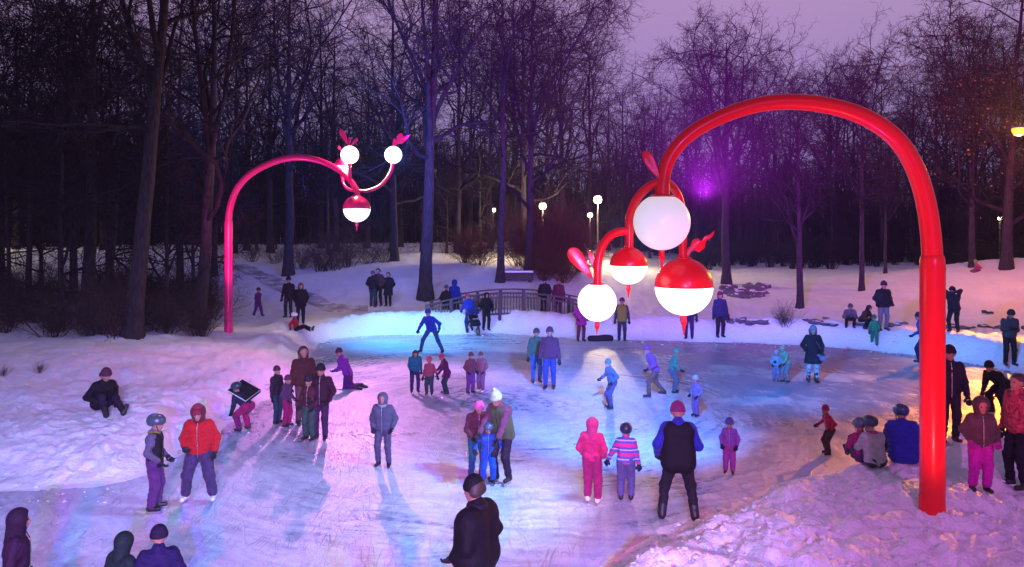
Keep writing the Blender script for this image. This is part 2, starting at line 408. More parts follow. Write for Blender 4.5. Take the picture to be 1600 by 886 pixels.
BARK = mat('bark', (.020, .015, .017), .9, (.050, .038, .040), 3.0, 1.0, 9, spec=.2, stretch=(6, 6, 1.2))
TWIG = mat('twig_bark', (.012, .009, .011), .9, (.026, .020, .023), 2.0, spec=.15)
TWIG_R = mat('red_twig_bark', (.07, .024, .014), .85, (.12, .045, .025), 3.0, spec=.15)
def tree_mesh(seed, H, r0, lean=(0, 0), first=.3, limbs=13, ang=(38, 78), lr=.52, dens=1.0, leaders=2, fork=.45, gnarl=.13, bend=None, leafy=False):
    rg = np.random.default_rng(seed)
    n = 16; t = np.linspace(0, 1, n + 1)
    wob = np.cumsum(rg.normal(0, .010 * H / n * 2.2, (n + 1, 2)), axis=0); wob -= wob[0]
    P0 = np.stack([lean[0] * t * H + wob[:, 0], lean[1] * t * H + wob[:, 1], t * H * .98 - .25], 1)
    if bend: P0[:, 0] += bend * np.sin(t * np.pi) * H
    R0 = r0 * (1 - .93 * t ** 1.15) ; R0[0] *= 1.55; R0[1] *= 1.08
    td = np.sort(np.concatenate([t, [.012, .03]])); P0d = np.stack([np.interp(td, t, P0[:, i]) for i in range(3)], 1); R0d = np.interp(td, t, R0)
    TV, TF = tubes(P0d[None], R0d[None], 14)
    a = np.tile(np.arange(14), len(td)); TV += np.stack([np.cos(a * 2.1) * .03 * r0 * 2, np.sin(a * 3.3) * .03 * r0 * 2, a * 0], 1)
    parts = []; V = []; Fc = []; o = 0
    def put(P, Rr, k):
        nonlocal o
        v, f = tubes(P, Rr, k); V.append(v); Fc.append(f + o); o += len(v)
    P0b, R0b = P0[None], R0[None]
    # leaders: big forks off the trunk; limbs
    s, d, L, r = spawn(rg, P0b, R0b, leaders, fork, fork + .12, (16, 30), .62, .72, np.array([H]), .2) if leaders else (np.zeros((0, 3)),) * 2 + (np.zeros(0),) * 2
    A, AR = grow(rg, s, d, L, r, 9, gnarl * .75, .08, .12)
    s2, d2, L2, r2 = spawn(rg, P0b, R0b, limbs, first, .97, ang, lr, .5, np.array([H]), .62)
    B, BR = grow(rg, s2, d2, L2, np.maximum(r2 * 1.15, .045), 9, gnarl * 1.45, .03, .16)
    if leaders:
        put(A, AR, 9)
        s3, d3, L3, r3 = spawn(rg, A, AR, 9, .22, .97, (32, 70), .62, .5, L, .5)
        B2, BR2 = grow(rg, s3, d3, L3, np.maximum(r3 * 1.15, .035), 9, gnarl * 1.45, .03, .16)
        B = np.concatenate([B, B2]); BR = np.concatenate([BR, BR2]); L2 = np.concatenate([L2, L3])
    put(B, BR, 7)
    s, d, L, r = spawn(rg, B, BR, max(4, int(8 * dens)), .2, .98, (30, 75), .54, .52, L2, .5)
    C, CR = grow(rg, s, d, L, np.maximum(r, .020), 6, gnarl * 1.5, .02, .25); put(C, CR, 5)
    s, d, L, r = spawn(rg, C, CR, max(4, int(6 * dens)), .18, .98, (28, 70), .54, .55, L, .4)
    D, DR = grow(rg, s, d, np.maximum(L, .35), np.maximum(r, .0105), 4, gnarl * 1.6, .02, .35); put(D, DR, 3)
    s, d, L, r = spawn(rg, D, DR, max(3, int(5 * dens)), .2, .98, (24, 62), .58, .6, np.maximum(L, .5), .3)
    E, ER = grow(rg, s, d, np.maximum(L, .25), np.full(len(L), .0075), 2, gnarl * 1.5, .03, .5); put(E, ER, 3)
    out = [(TV, TF), (np.concatenate(V), np.concatenate(Fc))]
    if leafy:
        tips = E[rg.random(len(E)) < leafy][:, 2]; m = len(tips)
        u = norm(rg.normal(0, 1, (m, 3))); w = norm(np.cross(u, rg.normal(0, 1, (m, 3)))); q = rg.uniform(.05, .09, (m, 1))
        LV = np.stack([tips - u * q, tips + w * q * .6, tips + u * q, tips - w * q * .6], 1).reshape(-1, 3)
        out.append((LV, np.arange(4 * m).reshape(-1, 4)))
    return out
VAR = {}
def tree_proto(key, **kw):
    g = tree_mesh(**kw); tm = mesh_np('trunk', *g[0], BARK); cm = mesh_np('crown', *g[1], TWIG)
    VAR[key] = (tm, cm, mesh_np('leaves', *g[2], LEAF) if len(g) > 2 else None, kw['H']); return VAR[key]
LEAF = mat('withered_leaf', (.10, .055, .025), .8, (.17, .09, .035), 9.0)
def tree(key, x, y, label, group=None, s=1.0, rz=0.0, name='bare_tree', sink=0.0):
    tm, cm, lm, H = VAR[key]
    t = empty(name, (x, y, gz(x, y) - sink), rz); t.scale = (s, s, s)
    tag(t, label, 'tree', group)
    obj('trunk', tm, t); obj('crown', cm, t)
    if lm: obj('leaves', lm, t)
    return t

# trees one can tell apart: own shapes, feet on the ground where the photo shows them
def hero(px, py, wpx, label, seed, name='bare_tree', top=None, H=None, **kw):
    x, d, z = foot(px, py); r = max(.03, wpx * d / F / 2)
    if top is not None: H = EYE + (HY - top) * d / F - z
    tree_proto('hero%d' % seed, seed=seed, H=H, r0=r, **kw)
    return tree('hero%d' % seed, x, d, label, name=name), (x, d, z)
hero(135, 505, 19, 'straight dark trunk rising left of the leaning trunk, forked high up', 101, H=16, lean=(.02, 0), first=.34, leaders=3, fork=.5, limbs=13, lr=.46, dens=.85, gnarl=.16)
hero(205, 526, 26, 'thick ridged trunk leaning to the right, second from the left pole', 102, H=17, lean=(.085, .02), first=.42, leaders=3, fork=.5, limbs=12, lr=.46, dens=.85, gnarl=.16)
hero(308, 512, 19, 'thick trunk standing just left of the pink arched pole', 103, H=15.5, lean=(.045, 0), first=.28, leaders=3, fork=.40, limbs=14, lr=.56, bend=.02, dens=.85, gnarl=.17)
hero(665, 468, 21, 'tall broad trunk at the left end of the wooden bridge', 104, H=18, lean=(.02, 0), first=.34, leaders=4, fork=.40, limbs=13, lr=.44, dens=.9, gnarl=.15)
hero(781, 441, 12, 'slim straight trunk lit warm on the snow behind the bridge', 105, top=-60, lean=(.01, 0), first=.4, leaders=2, fork=.5, limbs=13, lr=.4)
hero(826, 428, 13, 'trunk beside the warm lamp, its low limbs over the brown bush', 106, top=-25, lean=(.012, 0), first=.24, leaders=3, fork=.45, limbs=17, lr=.44)
hero(1135, 444, 14, 'tree with round crown behind the big white globe, trunk by the rock heap', 107, top=52, first=.34, leaders=4, fork=.36, limbs=16, lr=.46, ang=(35, 68))
hero(1249, 481, 11, 'small low-forked tree on the open snow under the red arch', 108, top=190, first=.42, leaders=3, fork=.38, limbs=9, lr=.5, dens=.8, ang=(30, 60))
hero(1346, 455, 8, 'slim tree on the snow field just left of the sledding hill', 109, top=110, first=.4, leaders=2, limbs=13, lr=.42)
hero(1383, 427, 5, 'thin young tree far off between the slim tree and the red pole', 110, top=170, first=.35, leaders=1, limbs=12, lr=.4)
hero(1519, 417, 9, 'dark leafy trunk just beyond the hilltop, right of the red pole', 111, top=40, first=.25, leaders=3, limbs=16, lr=.45, leafy=.06)
hero(1572, 420, 15, 'leaning tree with withered leaves lit orange by the street lamp', 112, top=-60, lean=(.06, 0), first=.16, leaders=3, fork=.3, limbs=18, lr=.42, leafy=.16, ang=(40, 90))
hero(451, 430, 15, 'stout trunk on the snow slope between the pink arch pole and its lamps', 113, top=-50, first=.35, leaders=3, fork=.4, limbs=15, lr=.45)
hero(335, 432, 9, 'plain dark trunk directly behind the left lean of the pink pole', 114, top=-40, first=.4, leaders=2, limbs=13, lr=.42)
hero(161, 492, 11, 'crooked thinner trunk between the two thick left trunks', 115, H=12, lean=(.05, 0), first=.4, leaders=2, limbs=13, lr=.45, bend=.03)
hero(93, 492, 6, 'very thin straight sapling among the left shrubs', 116, H=11, first=.4, leaders=1, limbs=12, lr=.38)
hero(44, 480, 9, 'dark slim trunk near the left edge, in the shrubs', 117, H=14, lean=(.02, 0), first=.3, leaders=2, limbs=16, lr=.45)
hero(17, 482, 6, 'leftmost trunk, thin and dark at the picture edge', 118, H=13, lean=(-.03, 0), first=.3, leaders=2, limbs=15, lr=.45)
for k, kw in enumerate((dict(H=19, r0=.26, first=.28, leaders=3, fork=.36, limbs=15, lr=.40), dict(H=20, r0=.28, first=.34, leaders=4, fork=.34, limbs=14, lr=.40),
                        dict(H=18, r0=.22, first=.25, leaders=2, limbs=18, lr=.44), dict(H=17, r0=.22, first=.22, leaders=4, fork=.30, limbs=16, lr=.46, ang=(40, 85)),
                        dict(H=21, r0=.27, first=.36, leaders=3, fork=.44, limbs=15, lr=.42))):
    tree_proto('wood%d' % k, seed=300 + k, dens=.75, gnarl=.17, **kw)

tree_proto('under0', seed=401, H=9, r0=.10, first=.10, leaders=3, fork=.2, limbs=14, lr=.5, dens=.8, gnarl=.18, ang=(30, 70))
tree_proto('under1', seed=402, H=10, r0=.12, first=.12, leaders=2, fork=.25, limbs=16, lr=.5, dens=.8, gnarl=.2, ang=(35, 80))
def wood():
    rg = random.Random(3); LBL = 'leafless dark tree standing among many alike in the wood behind the rink'; GRP = 'trees of the wood behind the rink'
    rows = [  # px range, count, distance range, top row range
        (-140, 300, 5, (29, 42), (-60, 40)), (300, 860, 6, (48, 60), (-60, 40)), (-180, 820, 13, (58, 84), (-10, 110)),
        (800, 935, 4, (62, 80), (0, 90)), (935, 1080, 6, (78, 96), (130, 165)), (1060, 1300, 7, (76, 96), (100, 130)),
        (1290, 1520, 9, (70, 94), (100, 140)), (1500, 1800, 10, (58, 84), (10, 90))]
    tr = []
    for a, b, n, dr, tp in rows:
        for i in range(n):
            px = a + (b - a) * (i + rg.uniform(.1, .9)) / n; d = rg.uniform(*dr); x = (px - CX) * d / F
            if any(math.hypot(x - q[0], d - q[1]) < 2.2 for q in tr): continue
            tr.append((x, d)); k = 'wood%d' % rg.randrange(5)
            H = EYE + (HY - rg.uniform(*tp)) * d / F - gz(x, d); H = max(10, min(H, 26))
            tree(k, x, d, LBL, GRP, H / VAR[k][3], rg.uniform(0, 6.28), name='woodland_tree')
    for a, b, n, dr in ((-60, 330, 8, (27, 45)), (330, 760, 9, (52, 70)), (940, 1500, 9, (66, 80)), (1500, 1640, 3, (50, 64))):
        for i in range(n):
            px = a + (b - a) * (i + rg.uniform(.1, .9)) / n; d = rg.uniform(*dr); x = (px - CX) * d / F
            tree('under%d' % rg.randrange(2), x, d, 'low branching leafless young tree in the undergrowth of the wood', 'young trees in the undergrowth', rg.uniform(.7, 1.15), rg.uniform(0, 6.28), name='young_tree')
wood()

def far_thicket():
    """the far-off wood and its undergrowth, one dark mass beyond the trees one can count"""
    rg = np.random.default_rng(77); V = []; Fc = []; o = 0
    M = 3400; az = np.radians(rg.uniform(-50, 50, M)); d = rg.uniform(93, 125, M) ; d = d * (1 - .10 * S(0, .3, -np.sin(az)))
    b = np.stack([d * np.sin(az), d * np.cos(az)], 1); b = np.concatenate([b, (height(b[:, 0], b[:, 1]) - .3)[:, None]], 1)
    L = rg.uniform(6, 13, M) * (1 + .15 * (az < 0)); r = rg.uniform(.06, .22, M)
    P, Rr = grow(rg, b, np.tile([0, 0, 1.0], (M, 1)) + rg.normal(0, .06, (M, 3)), L, r, 5, .05, .1, .25)
    v, f = tubes(P, Rr, 4); V.append(v); Fc.append(f + o); o += len(v)
    s, dd, Lc, rc = spawn(rg, P, Rr, 10, .12, 1, (30, 75), .30, .4, L, .4)
    C, CR = grow(rg, s, dd, Lc, np.maximum(rc, .03), 3, .2, .1, .3); v, f = tubes(C, CR, 3); V.append(v); Fc.append(f + o); o += len(v)
    s, dd, Lc, rc = spawn(rg, C, CR, 5, .2, 1, (30, 60), .5, .5, Lc, .3)
    E, ER = grow(rg, s, dd, Lc, np.full(len(Lc), .022), 2, .2, .1, .4); v, f = tubes(E, ER, 3); V.append(v); Fc.append(f + o)
    ob = obj('distant_wood', mesh_np('distant_wood', np.concatenate(V), np.concatenate(Fc), TWIG)); tag(ob, kind='stuff')
far_thicket()

def shrub_mesh(seed, n, h, spread, r, m, dens=1.0):
    rg = np.random.default_rng(seed)
    az = rg.uniform(0, 6.28, n); k = rg.random(n)
    d = np.stack([np.cos(az) * spread * k, np.sin(az) * spread * k, np.ones(n)], 1)
    s = np.stack([np.cos(az) * .18 * k * h, np.sin(az) * .18 * k * h, np.full(n, -.06)], 1)
    L = h * rg.uniform(.6, 1.15, n); P, Rr = grow(rg, s, d, L, np.full(n, r), 6, .13, .02, .35); V = []; Fc = []; o = 0
    v, f = tubes(P, Rr, 4); V.append(v); Fc.append(f); o += len(v)
    s, dd, L1, r1 = spawn(rg, P, Rr, int(7 * dens), .2, .97, (25, 60), .42, .6, L, .4)
    C, CR = grow(rg, s, dd, L1, np.maximum(r1, .005), 4, .16, .04, .4); v, f = tubes(C, CR, 3); V.append(v); Fc.append(f + o); o += len(v)
    s, dd, L2, r2 = spawn(rg, C, CR, int(4 * dens), .2, .97, (25, 60), .5, .6, L1, .3)
    E, ER = grow(rg, s, dd, L2, np.full(len(L2), .0045), 2, .16, .04, .5); v, f = tubes(E, ER, 3); V.append(v); Fc.append(f + o)
    return mesh_np('stems', np.concatenate(V), np.concatenate(Fc), m)
TWIG_T = mat('tan_twig_bark', (.040, .026, .024), .9, (.075, .050, .044), 2.0, spec=.15)
SHR = [shrub_mesh(500 + i, 30, 1.5, .8, .011, TWIG_T, 1.2) for i in range(3)]
BRN = [shrub_mesh(520 + i, 60, 3.0, .9, .016, TWIG_R, 1.5) for i in range(2)]
HEDGE = [shrub_mesh(540 + i, 40, 2.2, .45, .02, TWIG, 1.2) for i in range(2)]
def shrub(me, x, y, label, group, s=1.0, rz=0.0, name='shrub'):
    o = obj(name, me); o.location = (x, y, gz(x, y)); o.rotation_euler = (0, 0, rz); o.scale = (s, s, s * random.uniform(.8, 1.15))
    return tag(o, label, 'shrub', group)
def shrubs():
    rg = random.Random(9)
    for i in range(84):
        px = rg.uniform(-60, 345); py = rg.uniform(455, 528) - (0 if px > 40 else 5)
        x, d, z = foot(px, py); shrub(rg.choice(SHR), x, d, 'leafless twiggy shrub in the snow under the left-hand trees', 'shrubs under the left-hand trees', rg.uniform(.6, 1.15), rg.uniform(0, 6.28))
    for px, py, s in ((470, 420, 1.2), (500, 424, 1.5), (520, 422, 1.5), (545, 418, 1.2), (575, 412, 1.1), (430, 412, .9), (600, 410, 1.0), (395, 408, .9)):
        x, d, z = foot(px, py); shrub(rg.choice(SHR), x, d, 'bare low shrub on the snow slope below the pink arch lamps', 'shrubs on the slope below the pink arch lamps', s, rg.uniform(0, 6.28))
    for px, py, s in ((836, 420, 1.25), (862, 424, 1.2), (884, 428, 1.05), (905, 424, 1.0), (812, 416, .9), (850, 438, .6), (880, 442, .55), (750, 414, .9), (728, 410, .7)):
        x, d, z = foot(px, py); shrub(rg.choice(BRN), x, d, 'reddish brown dense bush behind the bridge, lit by the warm lamps', 'brown bushes behind the bridge', s, rg.uniform(0, 6.28), 'brown_bush')
    for i in range(58):
        px = 1085 + i * 10.5 + rg.uniform(-5, 5); d = rg.uniform(60, 74); x = (px - CX) * d / F
        if gz(x, d) > 1.6: continue
        shrub(rg.choice(HEDGE), x, d, 'thin leafless bush in the hedge along the far edge of the snow field', 'hedge bushes along the far snow field', rg.uniform(.7, 1.1), rg.uniform(0, 6.28), 'hedge_bush')
    x, d, z = foot(1228, 512); shrub(SHR[0], x, d, 'tuft of dry stems sticking out of the snow behind the far bank', None, .55)
    for px, py in ((62, 583), (6, 588)):
        x, d, z = foot(px, py); shrub(SHR[1], x, d, 'tiny dry twig tuft poking out of the left snow bank', 'twig tufts on the left bank', .16, px)
shrubs()
# ------------------------------------------------------------------ the two arched lamp sculptures
RED = mat('red_gloss_paint', (.72, .006, .012), .30, coat=.12, spec=.35)
PINK = mat('pink_gloss_paint', (.70, .006, .13), .26, coat=.35)
GL_DIM = mat('globe_white_dim', (.5, .5, .5), .35, emit=(1, .985, .98), estr=.50)
GL_HOT = mat('globe_white_lit', (.85, .85, .85), .35, emit=(1, .98, .97), estr=2.6)
GL_BLUE = mat('globe_cool_lit', (.85, .85, .85), .35, emit=(.72, .90, 1), estr=2.2)
GL_WARM = mat('globe_warm_lit', (.85, .85, .85), .35, emit=(1, .96, .80), estr=2.0)
STEEL = mat('brushed_steel', (.5, .5, .52), .35, metal=1.0)

def bez(p0, p1, p2, p3, n=18):
    t = np.linspace(0, 1, n)[:, None]; p0, p1, p2, p3 = [np.asarray(p, float) for p in (p0, p1, p2, p3)]
    return (1 - t) ** 3 * p0 + 3 * t * (1 - t) ** 2 * p1 + 3 * t * t * (1 - t) * p2 + t ** 3 * p3
def finial(c, r, L, m, parent):
    z = lambda k: -L * k
    prof = [(r * .55, .02), (r * .62, z(.03)), (r * .62, z(.28)), (r * .75, z(.32)), (r * .70, z(.40)), (r * .42, z(.52)), (r * .46, z(.56)), (r * .30, z(.62)),
            (r * .38, z(.68)), (r * .24, z(.74)), (r * .30, z(.79)), (r * .17, z(.85)), (r * .22, z(.9)), (r * .06, z(1.0))]
    return MB().lathe(prof[::-1], c, 18).build('finial', m, parent)
def globe(parent, c, r, m, paint, style, fin=None, top=True):
    """a ball lamp: plain with a flat neck ring, or with a painted upper half and a ring below"""
    c = np.asarray(c, float); rl = np.linspace(-math.pi / 2, math.pi / 2, 40)
    if style == 'half':
        prof = [(r * math.cos(a), r * math.sin(a)) for a in rl if a < .03]
        prof[0] = (.001, -r)
        g = MB().lathe(prof, c, 44).build('globe', m, parent)
        k = np.linspace(.035, math.pi / 2 - .2, 26); prof = [(r * 1.008 * math.cos(.02), 0.0)] + [(r * 1.012 * math.cos(a), r * 1.012 * math.sin(a)) for a in k]
        MB().lathe(prof, c, 44).build('cap', paint, g)
        MB().lathe([(r * .26, r * .955), (r * .26, r * 1.02), (r * .22, r * 1.05), (.01, r * 1.05)], c, 28).build('neck_ring', paint, g)
    else:
        prof = [(max(.001, r * math.cos(a)), r * math.sin(a)) for a in rl if a < math.pi / 2 - (.42 if top else .0)]
        g = MB().lathe(prof, c, 44).build('globe', m, parent)
        if top: MB().lathe([(r * .40, r * .905), (r * .40, r * .95), (r * .34, r * .985), (.01, r * .985)], c, 28).build('neck_ring', paint, g)
    if fin: finial(c + np.array([0, 0, -r * (.985 if style == 'half' else .99)]), fin[0], fin[1], paint, g)
    return g
def leaf(parent, outline, d, m, thick):
    """a flat steel leaf cut along an outline, with real thickness and rounded rim"""
    P = [at(a, b, d) for a, b in outline]; n = len(P)
    c = np.mean(P, axis=0); off = np.array([0, thick / 2, 0]); V = []
    for sgn, k in ((-1, .90), (-.6, 1), (.6, 1), (1, .90)):
        for p in P: V.append(c + (p - c) * k + off * sgn)
    f = [tuple(range(n)), tuple(3 * n + i for i in range(n - 1, -1, -1))]
    for l in range(3):
        for i in range(n):
            j = (i + 1) % n; f.append((l * n + j, l * n + i, (l + 1) * n + i, (l + 1) * n + j))
    b = MB().add(V, f).build('leaf', m, parent); return b
def petal(x0, y0, x1, y1, w, n=22):
    """outline of a teardrop leaf from stalk (x0,y0) to tip (x1,y1)"""
    L = math.hypot(x1 - x0, y1 - y0); ux, uy = (x1 - x0) / L, (y1 - y0) / L; o = []
    for i in range(n):
        a = 2 * math.pi * i / n; t = .5 - .5 * math.cos(a); k = math.sin(a) * w * (.18 + .82 * t ** 1.1) * (1.0 if t < .97 else .9)
        o.append((x0 + ux * L * t - uy * k, y0 + uy * L * t + ux * k))
    return o

def world_sculpture(name, label, paint, base_px, joint_py, rpole, rarch, knots):
    x, d, z = foot(*base_px); root = empty(name, (0, 0, 0)); tag(root, label, 'lamp sculpture')
    px = base_px[0]; k = d / F
    zj = EYE + (HY - joint_py) * k
    MB().lathe([(rpole * 1.12, z - .5), (rpole * 1.0, z - .05), (rpole, zj - .10), (rpole * .99, zj - .02), (rpole * .90, zj + .03), (rpole * .84, zj + .05)], (x, d, 0), 40).build('pole', paint, root)
    MB().lathe([(rpole * 1.03, zj - .16), (rpole * 1.035, zj - .15), (rpole * 1.035, zj - .13), (rpole * 1.03, zj - .12)], (x, d, 0), 40).build('joint_band', paint, root)
    K = np.array([(px, joint_py + 4)] + knots, float); K = np.concatenate([[2 * K[0] - K[1]], K, [2 * K[-1] - K[-2]]]); pts = []
    for i in range(1, len(K) - 2):     # Catmull-Rom through points of the arch's centre line
        for t in np.linspace(0, 1, 12, endpoint=i == len(K) - 3):
            p0, p1, p2, p3 = K[i - 1:i + 3]
            pts.append(tuple(.5 * (2 * p1 + (p2 - p0) * t + (2 * p0 - 5 * p1 + 4 * p2 - p3) * t ** 2 + (3 * p1 - p0 - 3 * p2 + p3) * t ** 3)))
    P = np.array([at(u, v, d) for u, v in pts]); sl = np.linalg.norm(np.diff(P, axis=0), axis=1); s = np.concatenate([[0], np.cumsum(sl)])
    si = np.linspace(0, s[-1], 90); C = np.stack([np.interp(si, s, P[:, i]) for i in range(3)], 1)
    for _ in range(6): C[1:-1] = (C[:-2] + 2 * C[1:-1] + C[2:]) / 4
    MB().tube(C, np.linspace(rpole * .84, rarch, 90), 32).build('arch', paint, root)
    return root, x, d, z, k

# --- the near one, red
root, sx, sd, sz, sk = world_sculpture('lamp_sculpture', 'tall red arch lamp sculpture in the near snow heap, carrying four big white globes', RED,
    (1457, 797), 404, .162, .092, [(1456, 385), (1450, 332), (1434, 272), (1403, 219), (1354, 184), (1300, 166), (1243, 159), (1192, 162), (1142, 176), (1104, 193), (1074, 212), (1050, 238), (1038, 264), (1035, 300)])
D0 = sd
MB().tube(np.array([at(1035, 285, D0), at(1035, 312, D0)]), .10, 26).build('stem', RED, root)
globe(root, at(1034, 347, D0), 44 * sk, GL_DIM, RED, 'plain', (.065, .30))
arm_d = D0 - .18
def arm(root, pts, r, m, n=40):
    P = np.concatenate([bez(*[at(*p) for p in seg]) for seg in pts]); keep = np.concatenate([[True], np.linalg.norm(np.diff(P, axis=0), axis=1) > 1e-4])
    return MB().tube(P[keep], r, 22).build('arm', m, root)
arm(root, [[(1040, 284, D0), (1010, 284, D0), (985, 312, D0 + .12), (983, 350, D0 + .2)], [(983, 350, D0 + .2), (983, 362, D0 + .2), (983, 376, D0 + .2), (983, 388, D0 + .2)]], .06, RED)
globe(root, at(982, 415, D0 + .2), 29.5 * sk, GL_HOT, RED, 'half', (.05, .20))
arm(root, [[(980, 362, D0 + .2), (950, 358, D0 + .1), (935, 385, D0 + .02), (934, 420, D0)], [(934, 420, D0), (934, 430, D0), (934, 440, D0), (934, 447, D0)]], .058, RED)
globe(root, at(933, 472, D0), 30 * sk, GL_HOT, RED, 'plain', (.05, .19))
arm(root, [[(1036, 284, D0), (1052, 284, D0 + .15), (1066, 310, D0 + .35), (1067, 345, D0 + .4)], [(1067, 345, D0 + .4), (1067, 370, D0 + .4), (1067, 385, D0 + .4), (1067, 405, D0 + .4)]], .058, RED)
globe(root, at(1068.5, 448, D0 + .4), 44.5 * (sd + .4) / F, GL_HOT, RED, 'half', (.065, .29))
leaf(root, petal(1033, 284, 1006, 236, 12), D0 - .06, RED, .035)
leaf(root, petal(926, 436, 890, 388, 17), D0 - .02, RED, .035)
leaf(root, petal(930, 425, 921, 392, 6), D0 + .12, RED, .03)
sq = [(1069, 402), (1072, 391), (1079, 384), (1082, 375), (1090, 372), (1096, 377), (1101, 369), (1110, 366), (1117, 360), (1113, 370), (1103, 377), (1101, 387), (1092, 394), (1084, 391), (1078, 396), (1073, 404)]
leaf(root, sq, D0 + .4, RED, .03)
MB().box((sx - .155, sd - .02, sz + .10), (.06, .10, .26), bev=.012).build('hatch', RED, root)

# --- the far one, pink
rootb, bx_, bd, bz, bk = world_sculpture('lamp_sculpture', 'pink arch lamp sculpture on the left snow bank, carrying four small globes', PINK,
    (357, 520), 346, .15, .10, [(357.5, 335), (362, 314), (370, 295), (382, 280), (402, 265), (434, 251), (468, 246), (502, 252), (530, 266), (548, 283), (558, 298)])
D1 = bd
arm(rootb, [[(556, 296, D1), (558, 299, D1), (558, 302, D1), (558, 308, D1)]], .11, PINK)
globe(rootb, at(557.5, 326, D1), 21 * bk, GL_BLUE, PINK, 'half', (.085, .34))
arm(rootb, [[(560, 298, D1), (585, 302, D1 - .1), (610, 285, D1 - .2), (614, 255, D1 - .2)]], .062, PINK)
globe(rootb, at(614.5, 242, D1 - .2), 13.5 * bk, GL_BLUE, PINK, 'ball', top=False)
arm(rootb, [[(556, 296, D1), (548, 290, D1 - .2), (546, 280, D1 - .3), (546, 255, D1 - .3)]], .06, PINK)
globe(rootb, at(546.5, 242, D1 - .3), 14 * bk, GL_WARM, PINK, 'ball', top=False)
arm(rootb, [[(556, 297, D1), (540, 300, D1 + .3), (532, 285, D1 + .45), (535, 266, D1 + .45)]], .055, PINK)
globe(rootb, at(536, 259, D1 + .45), 13 * bk, GL_WARM, PINK, 'half')
leaf(rootb, petal(545, 229, 532, 202, 6), D1 - .3, PINK, .05)
leaf(rootb, petal(547, 229, 559, 216, 3.6), D1 - .3, PINK, .05)
leaf(rootb, petal(546, 229, 546, 214, 3.0), D1 - .26, PINK, .05)
leaf(rootb, petal(533, 236, 529, 228, 3.0), D1 + .45, PINK, .05)
leaf(rootb, [(613, 229), (614, 222), (616, 216), (618, 221), (622, 210), (627, 208), (631, 213), (642, 210), (637, 217), (632, 222), (626, 225), (621, 224), (617, 230)], D1 - .2, PINK, .05)

# ------------------------------------------------------------------ wooden footbridge
WOOD = mat('weathered_wood', (.065, .046, .05), .8, (.11, .08, .085), 3.0, .6, 14, stretch=(1, 1, 6))
WOODD = mat('dark_wet_wood', (.035, .025, .025), .8, (.06, .045, .04), 3.0, .5, 12)
def bridge():
    yb = 33.5; x0, x1 = (668 - CX) * yb / F, (932 - CX) * yb / F; L = x1 - x0; w = 1.9
    root = empty('footbridge', ((x0 + x1) / 2, yb, 0)); tag(root, 'low arched wooden footbridge with slatted railings at the far end of the rink', 'bridge')
    def dz(x): t = (x - x0) / L; return .06 + .56 * (1 - (2 * t - 1) ** 2) ** 1.0
    def W(x, y, z): return np.array([x - (x0 + x1) / 2, y, z])
    xs = np.linspace(x0, x1, 40)
    m = MB()
    for i in range(len(xs) - 1):
        xm = (xs[i] + xs[i + 1]) / 2; sl = math.atan2(dz(xs[i + 1]) - dz(xs[i]), xs[i + 1] - xs[i])
        m.box(W(xm, 0, dz(xm) - .03), ((xs[1] - xs[0]) * .93, w, .05), Matrix.Rotation(-sl, 3, 'Y'))
    m.build('deck', WOODD, root, smooth=False)
    def curve(y, h, sx, sy):
        P = np.stack([W(x, y, dz(x) + h) for x in xs]); n = len(xs); V = []
        for p in P: V += [p + np.array(q) for q in ((0, -sy, -sx), (0, sy, -sx), (0, sy, sx), (0, -sy, sx))]
        f = [(0, 1, 2, 3), tuple(4 * (n - 1) + i for i in (3, 2, 1, 0))]
        for i in range(n - 1):
            for j in range(4): k = (j + 1) % 4; f.append((i * 4 + k, i * 4 + j, (i + 1) * 4 + j, (i + 1) * 4 + k))
        return MB().add(V, f)
    for sgn in (-1, 1):
        y = sgn * w / 2
        curve(y, -.17, .10, .05).build('beam', WOODD, root, smooth=False)
        npost = 8
        rail = empty('railing', (0, 0, 0)); rail.parent = root
        curve(y, 1.02, .03, .075).build('handrail', WOOD, rail, smooth=False)
        curve(y + sgn * -.01, .84, .035, .022).build('upper_rail', WOOD, rail, smooth=False)
        curve(y + sgn * -.01, .14, .035, .022).build('lower_rail', WOOD, rail, smooth=False)
        for i in range(npost):
            x = x0 + .08 + (L - .16) * i / (npost - 1)
            MB().box(W(x, y + sgn * .055, dz(x) + .36), (.13, .09, 1.34), bev=.01).build('post', WOOD, rail, smooth=False)
        nb = int(L / .125); m = MB()
        for i in range(nb):
            x = x0 + L * (i + .5) / nb; m.box(W(x, y - sgn * .04, dz(x) + .49), (.035, .03, .72))
        m.build('balusters', WOOD, rail, smooth=False)['kind'] = 'stuff'
bridge()
def snow_bank_in_front(): pass

# ------------------------------------------------------------------ rocks, logs, sign, benches
ROCK = mat('dark_rock', (.075, .065, .07), .85, (.14, .12, .12), 3.5, 1.0, 8)
rr = random.Random(21)
def rock(px, py, s, label, group, flat=.7):
    x, d, z = foot(px, py); rg = np.random.default_rng(rr.randrange(9999)); k = ICO_V.copy()
    k = k * (1 + .35 * vnoise(k[:, 0] * 1.4 + rg.uniform(0, 50), k[:, 1] * 1.4 + k[:, 2] * 2, 1))[:, None]
    k = k * np.array([s * rg.uniform(.9, 1.5), s * rg.uniform(.7, 1.1), s * flat * rg.uniform(.6, 1)])
    o = empty('rock', (x, d, z)); tag(o, label, 'rock', group); o.rotation_euler.z = rg.uniform(0, 6)
    obj('stone', mesh_np('stone', k, ICO_F, ROCK, False), o)
    q = ICO_V[:, :] * np.array([s * .95, s * .62, s * .22 * flat]) * (1 + .3 * vnoise(ICO_V[:, 0] * 2, ICO_V[:, 1] * 2, 7))[:, None] + np.array([s * .1, s * .12, s * .50 * flat])
    obj('snow_cap', mesh_np('snow_cap', q, ICO_F, SNOW), o)
